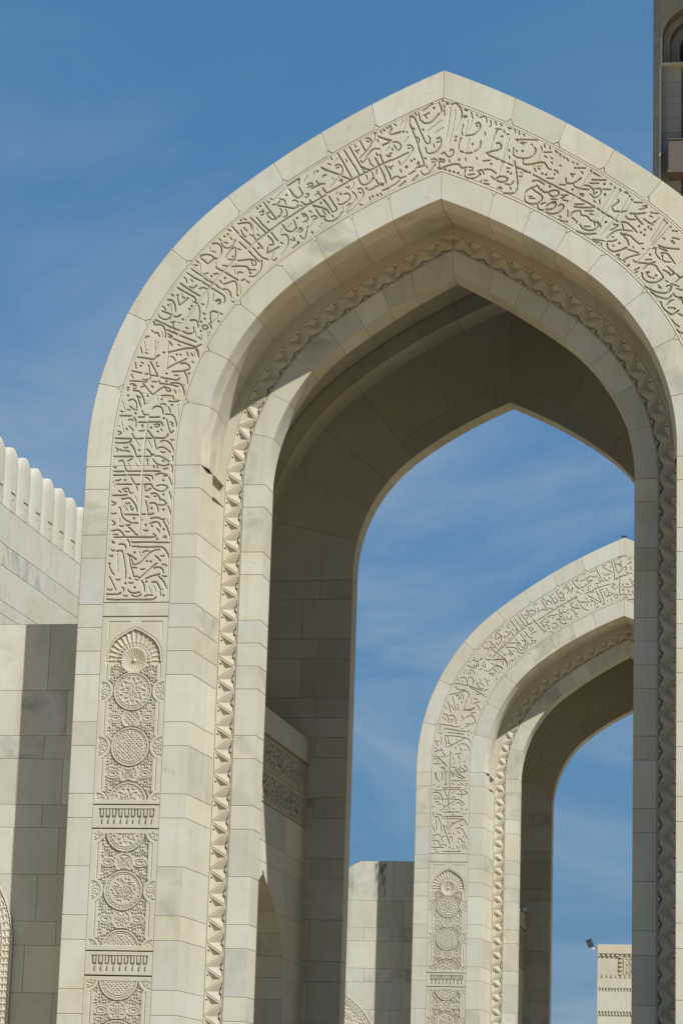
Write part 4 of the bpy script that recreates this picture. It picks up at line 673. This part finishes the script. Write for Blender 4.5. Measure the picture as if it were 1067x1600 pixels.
def portal(loc, label, strokes, src=None, cell=0.007):
    root = empty('portal_arch', loc, label, 'archway', 'pointed stone portals in line')
    band('inscription_band', root, strokes, cell, 1.0 if src is None else 0.9)
    if src is not None:
        for ch in list(src.children):
            if not ch.name.startswith('inscription_band'): copy_tree(ch, root)
        return root
    # outer border: front stones, the outer side and the back
    mb = border('outer_border', root, 0.0, WB0, 'in')
    for side in (-1, 1):
        ext = soffit(const(0.0), side, 0, -1)
        ring(mb, ext, [seg(0.0, 2.8, 0.006, 2), seg(2.8, 5.6, 0.006, 2), seg(5.6, D_END, 0.006, 2)], t0=Z_SCR-ZC-0.1)
        for a, b in stones(t1=Z_SCR-ZC+0.2):
            for y0, y1 in ((0.0, D_B), (7.0, D_END)): mb.block(ext, tsamp(a, b), seg(y0, y1, 0.006, 2), tint())
        ring(mb, face(D_END, side, 0, 1), [np.array([0, 0.006, 0.75, 1.5, WIN])])
    mb.build('outer_border', STONE, root)
    mb = border('inner_border', root, WB1, WIN, 'out'); mb.build('inner_border', STONE, root)
    # the carved column under the inscription: a lintel, then panels and rows of balusters
    for side in (-1, 1):
        fr = lambda x, z, h: np.stack([side*x, -h, z], -1)
        mb = MB(); mb.block(fr, seg(4.5165-WB1, 4.5165-WB0, 0.005, 3), seg(8.283, 8.455, 0.006, 2), (1, 0.97, 0.92, 0.3)); mb.build('panel_lintel', STONE, root)
        mb = MB(); mb.block(fr, seg(4.5165-WB1, 4.5165-WB0, 0.005, 3), seg(0.004, 2.30, 0.006, 3), tint()); mb.build('pier_base', STONE, root)
    x0, x1 = -4.5165+WL[0]+0.028, -4.5165+WL[1]-0.022
    P1 = panel('carved_panel', root, x0, x1, 5.908, 8.279, lambda x, z: ornament(x, z, 5.965, 7.69, [(7.331, 'a'), (6.629, 'b'), (5.941, 'a')], [(6.982, 'd'), (6.286, 'x')], [7.331, 6.629, 5.93], (7.69, 7.757, 8.116)))
    P2 = panel('carved_panel', root, x0, x1, 4.110, 5.604, lambda x, z: ornament(x, z, 4.17, 5.545, [(5.565, 'a'), (4.844, 'c'), (4.125, 'b')], [(5.189, 'x'), (4.4915, 's')], [5.57, 4.844, 4.125]))
    P3 = panel('carved_panel', root, x0, x1, 2.310, 3.800, lambda x, z: ornament(x, z, 2.37, 3.74, [(3.755, 'b'), (3.03, 'a'), (2.31, 'c')], [(3.388, 's'), (2.67, 'x')], [3.76, 3.03, 2.31]))
    B1 = panel('baluster_frieze', root, x0, x1, 5.612, 5.900, balusters(5.612, 5.900))
    B2 = panel('baluster_frieze', root, x0, x1, 3.812, 4.102, balusters(3.812, 4.102))
    for p in (P1, P2, P3, B1, B2): copy_obj(p, root).location = (-2*PXC, 0, 0)
    # front soffit: square below the spring, splayed and then hollowed above it
    mb = MB()
    for side in (-1, 1):
        lo = lambda t, y: 1.515+0.05*np.asarray(y)/D_A
        hi = lambda t, y: np.where(y < 0.25, 1.515+0.05*y/0.25, 1.565-0.07*(y-0.25)/0.8)
        for a, b in stones():
            if a < SPRING-0.31: mb.block(soffit(lo, side), tsamp(a, b), seg(0.0, D_A, 0.007, 2), tint())
            elif a < SPRING-0.01:
                mb.block(soffit(lo, side), tsamp(a, b), np.array([0, 0.007, 0.3, 0.54]), (1, 1, 1, 0), gap=(1, 1, 1, 0))
                nt_ = lambda t, y: np.where((t > SPRING-0.03) & (y < 0.80), 1.44, 1.500)
                mb.block(soffit(nt_, side), np.array([a+0.008, a+0.012, a+0.28, a+0.285, b-0.001]), np.array([0.54, 0.545, 0.8, D_A]), (0.93, 0.91, 0.87, 0), gap=(0, 0, 0, 0))
                tb = np.array([b-0.001, b-0.001, b-0.001, b-0.001]); x, z = ap(tb, np.array([1.42, 1.56, 1.56, 1.42]), side)
                mb.add(np.stack([x, np.array([0.535, 0.535, D_A, D_A]), z], -1), [[0, 1, 2, 3]], np.array([0.9, 0.87, 0.82, 0]))
                for y0, y1 in ((0.54, 0.54),):
                    tt = np.array([a+0.002, b]); x, z = ap(np.repeat(tt, 2), np.array([1.54, 1.44, 1.54, 1.44]), side)
                    mb.add(np.stack([x, np.full(4, 0.5400), z], -1), [[0, 1, 3, 2]], np.array([0.95, 0.93, 0.9, 0]))
                x, z = ap(np.full(4, a+0.008), np.array([1.42, 1.57, 1.57, 1.42]), side)
                mb.add(np.stack([x, np.array([0.54, 0.54, D_A, D_A]), z], -1), [[0, 1, 2, 3]], np.array([1, 0.98, 0.95, 0]))
            else: mb.block(soffit(hi, side), tsamp(a, b), np.array([0, 0.007, 0.12, 0.245, 0.255, 0.5, 0.8, D_A-0.007, D_A]), tint())
    mb.build('front_soffit', STONE, root)
    zig('zigzag_band', root)
    # inner arch: plain ring and its soffit
    mb = MB()
    for side in (-1, 1):
        ring(mb, face(D_A, side, 0.06), [np.array([1.82, 1.827, 1.97, 2.113, 2.12])])
        ring(mb, soffit(const(2.12), side, 0.06), [seg(D_A, D_B, 0.007, 1)])
        ring(mb, face(D_B, side, 0.06, 1), [np.array([W_V, W_V+0.006, 1.4, 2.11, 2.12])], t0=-8.2)
    mb.build('inner_arch', STONE, root)
    # vault, its rib, and the rear arch
    mb = MB()
    for side in (-1, 1):
        ring(mb, soffit(const(W_V), side), [seg(D_B, 3.1, 0.006, 1), seg(3.1, 4.75, 0.006, 1), seg(4.75, D_V, 0.006, 1)], t0=Z_SCR-ZC-0.35)
    mb.build('vault', STONE, root)
    mb = MB()
    for side in (-1, 1):
        ring(mb, face(D_V, side), [np.array([W_V, W_V+0.006, W_RIB-0.006, W_RIB])], t0=Z_SCR-ZC-0.35)
        ring(mb, soffit(const(W_RIB), side), [seg(D_V, D_R0, 0.006, 1)], t0=Z_SCR-ZC-0.35, tone=1.45)  # lighter tone stands in for light from below on this soffit
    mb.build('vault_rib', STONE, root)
    mb = MB(); j = 0
    for side in (-1, 1):
        fn = face(D_R0, side)
        for a, b in REAR:
            j += 1; ts = tsamp(a, b)
            if b < 0.2: cut = [0.6, 1.42 if j % 2 else 1.68, W_R]
            elif b > 55: cut = [W_RIB-0.01, 1.86, W_R]
            else: cut = [W_RIB-0.01, W_R]
            for c0, c1 in zip(cut[:-1], cut[1:]): mb.block(fn, ts, np.array([c0, c0+0.006, 0.5*(c0+c1), c1-0.006, c1]), tint(0.05, 0.2))
        ring(mb, soffit(const(W_R), side), [seg(D_R0, D_R1, 0.007, 1)])
        ring(mb, face(D_R1, side, 0, 1), [np.array([WIN, WIN+0.006, 1.9, W_R-0.006, W_R])])
        ring(mb, soffit(const(WIN), side), [seg(D_R1, D_END, 0.007, 1)])
    mb.build('rear_arch', STONE, root)
    s = screen(root); s2 = copy_tree(s, root); s2.location = (0, 8.52, 0); s2.rotation_euler = (0, 0, math.pi)
    return root
# ---------------------------------------------------------------- ground
g = MB(); g.add([[-6000, -6000, 0], [6000, -6000, 0], [6000, 6000, 0], [-6000, 6000, 0]], [[0, 1, 2, 3]], np.array([1, 1, 1, 0]))
tag(g.build('ground', EARTH), kind='structure')
g = MB(); q4 = [[0, 1, 2, 3]]; one = np.array([1, 1, 1, 0])
g.add([[-140, -140, 0.004], [-11.5, -34, 0.004], [-3.2, 0.5, 0.004], [-140, 0.5, 0.004]], q4, one)
g.add([[140, -140, 0.004], [140, 0.5, 0.004], [3.2, 0.5, 0.004], [11.5, -34, 0.004]], q4, one)
g.add([[-60, 0.5, 0.004], [-3.2, 0.5, 0.004], [-3.2, 7.0, 0.004], [-60, 7.0, 0.004]], q4, one); g.add([[3.2, 0.5, 0.004], [60, 0.5, 0.004], [60, 7.0, 0.004], [3.2, 7.0, 0.004]], q4, one)
g.add([[-60, 7.0, 0.004], [60, 7.0, 0.004], [60, 75, 0.004], [-60, 75, 0.004]], q4, one)
tag(g.build('plaza', PAVE), kind='structure')
g = MB(); g.add([[-11.5, -34, 0.004], [11.5, -34, 0.004], [3.2, 0.5, 0.004], [-3.2, 0.5, 0.004]], q4, one); g.add([[-3.2, 0.5, 0.004], [3.2, 0.5, 0.004], [3.2, 7.0, 0.004], [-3.2, 7.0, 0.004]], q4, one)  # unseen dark ground, added and shaped to cut bounce into the vaults
g.add([[-7, 13.5, 0.008], [7, 13.5, 0.008], [7, 33.2, 0.008], [-7, 33.2, 0.008]], q4, one)
tag(g.build('bounce_absorber', ABSORBER), kind='structure')
# ---------------------------------------------------------------- the two portals
near = portal((0.0046, 0, 0), 'large pointed stone archway in front, with a broad carved band of Arabic writing', ALL_NEAR, None, 0.007)
far = portal((0.0, 26.30, -0.15), 'smaller-looking pointed stone archway seen through the opening of the large one', ALL_FAR, near, 0.008)
# ---------------------------------------------------------------- flank walls
def flank(loc, label, stain=False):
    root = empty('flank_wall', loc, label, 'wall', 'low walls beside the portals')
    mb = MB(); Y = 0.82
    rows = [0.008, 0.6, 1.2, 1.5, 2.1, 2.4, 3.0, 3.617, 4.208, 4.508, 5.099, 5.695, 5.988, 6.579, 6.877, 7.467, 8.337]
    offs = {15: -5.137, 14: -4.868, 13: -5.141, 12: -4.877, 11: -5.12, 10: -4.877, 9: -5.13, 8: -4.85, 7: -5.25, 6: -4.846}
    top = lambda x: 8.337-0.66*np.clip(-5.90-x, 0, 1.3)
    fn = lambda x, z, h: np.stack([x, Y-h, np.minimum(z, top(x))], -1)
    for i, (a, b) in enumerate(zip(rows[:-1], rows[1:])):
        o = offs.get(i, -5.13 if i % 2 else -4.87); step = 0.612 if i != 7 else 1.1
        cuts = [-4.49]; c = o
        while c > -8.1: cuts.append(c); c -= step*(1 if i not in (15,) else 1.45)
        cuts.append(-8.2)
        for x1, x0 in zip(cuts[:-1], cuts[1:]):
            n = 3 if i == 15 and x0 < -5.8 else 1
            tn = tint(0.05, 0.35)
            mb.block(fn, seg(x0, x1, 0.006, max(1, n*2)), seg(a, b, 0.006, 1), tn)
    if stain:                                                               # black mould on one coping stone
        xs = np.linspace(-5.56, -5.27, 40); zs = np.linspace(7.48, 8.32, 90); X, Z = np.meshgrid(xs, zs, indexing='ij')
        q = (X+5.56)/0.29; w = (Z-7.48)/0.84
        bl = 0.5+0.25*np.sin(13*q+7*w+1.0)+0.25*np.sin(17*w-9*q)+0.2*np.sin(31*q+23*w)
        k = np.clip(bl*(0.35+0.9*w**2+0.5*np.clip(q-0.55, 0, 1)), 0, 1)*np.clip(q*7, 0, 1)*np.clip((1-q)*7, 0, 1)*np.clip(w*7, 0, 1)*np.clip((1-w)*12, 0, 1)
        k = np.clip(k, 0, 0.75)[..., None]*np.array([1, 1, 1, 0])
        mb.grid(np.stack([X.ravel(), np.full(X.size, Y-0.0025), Z.ravel()], -1), len(xs), len(zs), ((1-k)*np.array([0.98, 0.97, 0.95, 0.2])).reshape(-1, 4))
    xs = np.array([-8.2, -7.2, -5.9, -4.5]); zt = top(xs)
    mb.add(np.concatenate([np.stack([xs, np.full(4, Y), zt], -1), np.stack([xs, np.full(4, 1.25), zt], -1)]), [[0, 1, 5, 4], [1, 2, 6, 5], [2, 3, 7, 6]], np.array([1, 0.98, 0.94, 0.1]))
    mb.add(np.concatenate([np.stack([xs, np.full(4, 1.25), np.full(4, 0.004)], -1), np.stack([xs, np.full(4, 1.25), zt], -1)]), [[0, 1, 5, 4], [1, 2, 6, 5], [2, 3, 7, 6]], np.array([1, 1, 1, 0]))
    mb.add([[-8.2, Y, 0.004], [-8.2, 1.25, 0.004], [-8.2, 1.25, zt[0]], [-8.2, Y, zt[0]]], [[0, 1, 2, 3]], np.array([1, 1, 1, 0]))
    mb.build('masonry', STONE, root)
    # blind arch with a pierced border and a carved field, a little proud of the wall
    cx, zc, half = -6.72, 4.22, 1.315; rise = 1.50
    cell = 0.011
    xs = np.arange(-half, half+1e-6, cell); zs = np.arange(-3.4, rise, cell); X, Z = np.meshgrid(xs, zs, indexing='ij')
    hw = np.where(Z < 0, half, arch_half(Z, 0, rise, half)); hw2 = np.where(Z < 0, half-0.15, arch_half(Z, 0, rise-0.17, half-0.15))
    a = np.abs(X); e = hw-a
    H = np.full(X.shape, 0.03)
    H = np.where((e > 0.022) & (e < 0.036), 0.012, H)
    S = np.where(Z < 0, Z, np.arctan2(Z, a)*1.1)
    H = np.where((e > 0.036) & (a > hw2), np.where((np.abs(np.sin(S*38)) > 0.55) & (np.abs(np.sin((e-0.036)*60)) > 0.5), 0.016, 0.028), H)
    fld = a < hw2
    f = np.sin(48*X+2.1*np.sin(21*Z))*np.sin(44*Z+2.3*np.sin(23*X))
    H = np.where(fld, np.where(f > 0.05, 0.026, 0.015), H)
    for (mx_, mz) in ((0.72, 0.35), (-0.72, 0.35), (0.9, -0.35), (-0.9, -0.35), (0.0, 0.9)):
        r = np.hypot(X-mx_, Z-mz); H = np.where(fld & (r < 0.27), np.where(np.abs(r-0.235) < 0.03, 0.032, np.where(np.sin(r*70+2*np.cos(6*np.arctan2(Z-mz, X-mx_))) > 0.2, 0.026, 0.010)), H)
    H = np.where(a > hw+0.004, -0.02, H)
    m2 = MB(); Xc = np.clip(X, -hw-cell, hw+cell)
    cc = np.ones(X.shape+(4,))*np.array([1.0, 0.975, 0.93, 0.05])
    m2.grid(np.stack([cx+X.ravel(), Y-H.ravel(), zc+Z.ravel()], -1), len(xs), len(zs), cc.reshape(-1, 4))
    m2.build('blind_arch', CARVED, root)
    return root
fw1 = flank((0.028, 0, 0.015), 'pale stone wall left of the large archway, half in its shadow')
fw2 = flank((0.02, 26.30, -0.11), 'short stone wall between the two archways, with a dark streak under its top edge', True)
st = MB()
# ---------------------------------------------------------------- crenellated wall
root = empty('crenellated_wall', (-8.5, 7.5, 0), 'bright white wall with rounded battlements rising at the left edge', 'wall')
zs_c = None
def cren(root):
    Yb, Ye = CR_Y0, CR_Y1
    mb = MB(); fn = lambda y, z, h: np.stack([h, y, z], -1)
    i = 0
    for a, b in zip(CR_ROWS[:-1], CR_ROWS[1:]):
        i += 1; y = Yb - (0.9 if i % 2 else 0.0); L_ = CR_LEN*(1 if i % 2 else 1.15)
        while y < Ye:
            y0 = max(y, Yb); y1 = min(y+L_, Ye); y += L_
            if y1-y0 < 0.05: continue
            mb.block(fn, seg(y0, y1, 0.006, 1), seg(a, b, 0.006, 1), tint(0.03, 0.2, 0.015), d=0.006)
    mb.box((-1.0, Yb, CR_ROWS[0]), (-0.02, Ye, CR_ROWS[-1]-0.01))
    mb.build('masonry', WHITE, root)
    # dark shadow gap and the battlements above it: rounded leaf-shaped merlons side by side
    n = int((Ye-Yb)/CR_P); H = CR_TOP-CR_ROWS[-1]-0.02
    m = MB()
    for k in range(14):
        pass
    nu, nv = 25, 40; u = np.linspace(-1, 1, nu); v = np.linspace(0, 1, nv); U, V = np.meshgrid(u, v, indexing='ij')
    dome = 0.74
    wv = np.where(V < dome, 1.0, np.sqrt(np.clip(1-((V-dome)/(1-dome))**2, 0, 1)))
    yy = U*CR_P*0.5*wv; bulge = CR_B*np.clip(1-np.abs(U)**2.2, 0, 1)**0.8*np.where(V < dome, 1, wv*0.75+0.25)
    P = np.stack([bulge.ravel(), yy.ravel(), (V*H).ravel()], -1); P2 = P*np.array([-0.5, 1, 1])-np.array([0.34, 0, 0])
    m.grid(P, nu, nv, (1, 1, 1, 0.05)); m.grid(P2, nu, nv, (1, 1, 1, 0.05))
    rim = np.concatenate([np.stack([yy[0], V[0]*H], -1), np.stack([yy[-1], V[-1]*H], -1)[::-1]])
    bl = np.concatenate([bulge[0], bulge[-1][::-1]])
    strip = np.stack([np.stack([bl, rim[:, 0], rim[:, 1]], -1), np.stack([-0.34-0.5*bl, rim[:, 0], rim[:, 1]], -1)], 0).reshape(-1, 3)
    m.grid(strip, 2, len(rim), (1, 1, 1, 0.05))
    slot = MB(); 
    mer = m.build('merlon', WHITE, root, smooth=True); mer.location = (-CR_B-0.006, Yb+CR_P*0.5, CR_ROWS[-1]+0.02)
    sl = MB(); s_ = CR_P/0.58
    sl.box((0, -0.09*s_, 0.27*H), (CR_B+0.004, 0.09*s_, 0.27*H+0.022*s_), (0.28, 0.26, 0.24, 0)); sl.box((0, -0.015*s_, 0.17*H), (CR_B+0.003, 0.02*s_, 0.17*H+0.025*s_), (0.55, 0.53, 0.5, 0))
    sl.build('drain_slot', WHITE, mer)
    for k in range(1, n):
        c = copy_tree(mer, root); c.location.y = Yb+CR_P*(k+0.5)
    b2 = MB(); b2.box((-0.36, Yb, CR_ROWS[-1]-0.009), (-0.012, Ye, CR_ROWS[-1]+0.04), (0.8, 0.78, 0.74, 0)); b2.build('shadow_gap', WHITE, root)
CR_Y0, CR_Y1, CR_P, CR_TOP, CR_B, CR_LEN = 0.03, 12.0, 0.70, 13.02, 0.06, 2.3
CR_ROWS = [0.004, 1.5, 3.0, 4.5, 6.0, 7.2, 8.4, 9.3, 10.17, 10.38, 10.95, 11.31, 11.905]
cren(root)
# ---------------------------------------------------------------- far carved pier
root = empty('carved_pier', (0.6, 45.0, 0), 'distant pale pier with dentil rows, lowest at the right edge of the opening', 'pier')
mb = MB(); x0, x1 = -2.965, 2.4
fn = lambda x, z, h: np.stack([x, -h, z], -1)
for a, b in ((0.004, 1.5), (1.5, 3.0), (3.0, 4.4), (4.4, 5.3), (5.3, 5.98)):
    for c0, c1 in ((x0, -1.75), (-1.75, -0.5), (-0.5, 1.0), (1.0, x1)): mb.block(fn, seg(c0, c1, 0.006, 1), seg(a, b, 0.006, 1), tint())
def dent(z0, z1, p, duty):
    mb.box((x0, 0.0, z0), (x1, 0.5, z1), (0.92, 0.88, 0.8, 0)); x = x0
    while x < x1-p: mb.box((x, -0.03, z0), (x+p*duty, -0.001, z1), (1, 0.98, 0.94, 0)); x += p
dent(5.985, 6.075, 0.085, 0.45); dent(6.64, 6.72, 0.085, 0.45); dent(7.00, 7.09, 0.13, 0.5); dent(7.60, 7.67, 0.13, 0.5)
mb.box((x0, -0.03, 6.08), (x1, 0.5, 6.635), (1, 1, 0.98, 0.1)); mb.box((x0, -0.03, 6.725), (x1, 0.5, 6.995), (1, 0.98, 0.95, 0.0))
mb.box((x0, -0.045, 7.675), (x1, 0.5, 7.93), (1.0, 0.95, 0.87, 0)); mb.box((x0, 0.01, 7.095), (x1, 0.5, 7.595), (1, 0.97, 0.92, 0.1))
z = 7.10
while z < 7.58: mb.box((-2.36, -0.03, z), (-2.27, 0.009, z+0.06), (1, 0.98, 0.94, 0)); z += 0.115
mb.box((x0, 0.505, 0.004), (x1, 4.0, 7.92)); mb.build('masonry', STONE, root)
cell = 0.012; xs = np.arange(-2.24, -0.9, cell); zs = np.arange(7.105, 7.588, cell); X, Z = np.meshgrid(xs, zs, indexing='ij')
seg_ = [(k, np.stack([(p[:, 0]+4.19)*0.95*0.52-2.22, (p[:, 1]-8.46)*0.44*0.52+7.12], -1)) for k, p in STROKES_NEAR if p[:, 0].max() < -3.2 and p[:, 1].max() < 10.3]
seg_ += [(k, p+np.array([0.47, 0])) for k, p in seg_] + [(k, p+np.array([0.94, 0])) for k, p in seg_]
H = carve(X, Z, seg_, depth=0.02, pen=0.6); mb = MB()
mb.grid(np.stack([X.ravel(), -0.012-H.ravel(), Z.ravel()], -1), len(xs), len(zs), (0.96, 0.94, 0.9, 0.1)); mb.build('inscription_panel', CARVED, root)
# ---------------------------------------------------------------- floodlights
def floodlight(loc, label, size, tilt, yaw, arm_to):
    root = empty('floodlight', loc, label, 'floodlight')
    w, d, h = size; R = np.array(Matrix.Rotation(yaw, 3, 'Z') @ Matrix.Rotation(tilt, 3, 'Y'))
    b = MB(); b.box((-w/2, -d/2, -h/2), (w/2, d/2, h/2), rot=R)
    for k in range(5): b.box((w*0.5, -d/2+0.1*d, -h*0.42+k*h*0.2), (w*0.68, d/2-0.1*d, -h*0.42+k*h*0.2+h*0.06), rot=R)
    b.box((-w*0.62, -d*0.6, h*0.46), (w*0.55, d*0.6, h*0.53), rot=R)
    b.build('housing', BLACK, root)
    l = MB(); l.box((-w*0.54, -d*0.42, -h*0.42), (-w*0.5-0.001, d*0.42, h*0.42), rot=R); l.build('lens', LENS, root)
    a = np.array(arm_to); p0 = R @ np.array([0.1*w, 0, -h/2]); t = MB()
    t.tube([p0, [p0[0], p0[1], a[2]], a], min(0.022, w*0.16)); t.box((-0.012, -0.06, -0.06), (0.012, 0.06, 0.06), at=a); t.build('bracket', PAINT, root)
    return root
floodlight((-2.60, 45.1, 7.96), 'small black floodlight on a white arm beside the top of the distant pier', (0.13, 0.17, 0.22), math.radians(-24), math.radians(15), (0.235, 0.0, -0.15))
fl = floodlight((-2.32, 28.05, 7.30), 'tiny black floodlight fixed inside the left jamb of the farther archway', (0.10, 0.11, 0.12), math.radians(-10), math.radians(205), (-0.62, 0.05, -0.02))
r = empty('lightning_rod', (-0.02, 26.36, 15.27), 'small dark metal stub on the tip of the farther archway', 'lightning rod')
m = MB(); m.tube([[0, 0, 0.0], [0, 0, 0.07]], 0.018); m.build('base', BLACK, r)
m = MB(); m.tube([[-0.055, 0, 0.075], [0.03, 0, 0.075], [0.075, 0, 0.045]], 0.02); m.build('rod', BLACK, r)
# ---------------------------------------------------------------- minaret
r = empty('minaret', (0.0, 72.0, 0), 'tall grey stone minaret with a recessed pointed niche at the top right corner', 'minaret')
mb = MB(); T = lambda: tint(0.04, 0.25, 0.01); ztop = 62.0
zr = [0.004]; k = 0
while zr[-1] < ztop: zr.append(zr[-1]+(0.62 if k % 3 else 0.33)); k += 1
XL, XC, XS, XR = -3.135, -2.85, -2.775, -0.25
NC = -1.50; SILL = 45.62; NSP = 46.72
cham = lambda u, z, h: np.stack([XL+(XC-XL)*u-0.7*h, 0.30*(1-u)-0.7*h, z], -1)
frt = lambda x, z, h: np.stack([x, 0.0-h, z], -1)
rec = lambda x, z, h: np.stack([x, 0.28-h, z], -1)
sidex = lambda xx: (lambda y, z, h: np.stack([np.full_like(y, xx), y, z], -1))
U2 = np.array([0, 0.02, 0.98, 1])
zr = sorted(set([round(q, 3) for q in zr if abs(q-SILL) > 0.2] + [SILL]))
for a, b in zip(zr[:-1], zr[1:]):
    zs = seg(a, b, 0.012, 1)
    mb.block(cham, U2, zs, T(), d=0.015, gap=(0, 0, 1, 1))
    mb.block(lambda y, z, h: np.stack([np.full_like(y, XL)-h, y, z], -1), seg(0.30, 6.0, 0.01, 2), zs, T(), d=0.015)
    mb.block(frt, np.array([XC, XC+0.01, XS-0.07]), zs, T(), gap=(0, 0, 1, 1))
    mb.block(frt, seg(XR, 2.6, 0.01, 2), zs, T(), d=0.015)
    mb.block(sidex(2.6), np.array([0, 3, 6.0]), zs, T(), gap=(0, 0, 1, 1))
    if b <= SILL+0.01:
        mb.block(rec, seg(XS, -1.99, 0.01, 1), zs, T(), d=0.02); mb.block(rec, seg(-1.01, XR, 0.01, 1), zs, T(), d=0.02)
        for xx in (XS, XR): mb.block(sidex(xx), np.array([0, 0.1, 0.28]), zs, T(), gap=(0, 0, 0, 0))
        for xx in (-1.99, -1.01): mb.block(sidex(xx), np.array([0.28, 0.6, 1.6]), zs, T(), gap=(0, 0, 0, 0))
mb.box((XS, -0.02, SILL-0.07), (XR, 1.2, SILL+0.015), (1.5, 1.48, 1.42, 0))
mb.box((XL, 5.99, 0.008), (2.6, 6.0, ztop))
# the stepped pointed niche above the sill: three orders, each further back, under a plain wall
for i, (hf, out, y0, y1) in enumerate(((1.235, 1.345, 0.0, 0.62), (0.98, 1.24, 0.62, 1.15), (0.62, 0.985, 1.15, 1.9))):
    zz = np.concatenate([[SILL+0.016, 46.2, NSP], NSP+hf*1.18*np.linspace(0.04, 1, 26)])
    hw = np.where(zz < NSP, hf, arch_half(zz, NSP, hf*1.18+1e-3, hf)); zt = zz[-1]
    for sx in (-1, 1):
        v = np.concatenate([np.stack([NC+sx*hw, np.full(len(zz), y0), zz], -1), np.stack([NC+sx*hw, np.full(len(zz), y1), zz], -1)])
        mb.grid(v, 2, len(zz), (0.55, 0.53, 0.5, 0.2))  # reveals tinted darker: niche shade put into the colour
        v = np.concatenate([np.stack([NC+sx*hw, np.full(len(zz), y0), zz], -1), np.stack([NC+sx*np.full(len(zz), out), np.full(len(zz), y0), zz], -1)])
        mb.grid(v, 2, len(zz), (1, 0.98, 0.93, 0.2))
        mb.add([[NC, y0, zt-0.001], [NC+sx*out, y0, zt-0.001], [NC+sx*out, y0, NSP+2.6], [NC, y0, NSP+2.6]], [[0, 1, 2, 3]], np.array([1, 0.98, 0.93, 0.2]))
for a, b in zip(zr[:-1], zr[1:]):
    if a > NSP+2.5: mb.block(frt, seg(XS-0.07, XR, 0.01, 2), seg(a, b, 0.012, 1), T(), d=0.015)
mb.build('shaft', TOWER, r)
tr = MB(); tr.box((XS-0.07, -0.05, 0.008), (XS, 0.02, SILL-0.075), (1.7, 1.66, 1.55, 0)); tr.box((XS-0.05, -0.03, SILL-0.06), (XS+0.01, 0.02, NSP), (1.7, 1.62, 1.45, 0)); tr.build('pale_trim', TOWER, r)
# unseen stepped overhang, added above only to keep this face in shade
gl = MB()
for i in range(6):
    o = 1.0+5.4*(i+1)/6; z0 = 49.8+0.35*i; gl.box((XL-0.1, -o, z0), (2.6+o, 0.3, z0+0.35), (1, 1, 1, 0.1))
gl.box((XL-0.15, -6.6, 51.95), (2.6+6.6, 0.3, 53.0)); gl.build('shade_blocker', TOWER, r)
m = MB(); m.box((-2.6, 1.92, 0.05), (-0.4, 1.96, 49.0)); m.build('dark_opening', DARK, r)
m = MB(); m.box((-2.43, -0.65, 40.78), (-0.57, 0.27, 42.05)); m.box((-2.47, -0.70, 40.66), (-0.53, 0.275, 40.775)); m.box((-2.46, -0.69, 42.055), (-0.54, 0.27, 42.10))
m.build('balcony', BROWN, r)
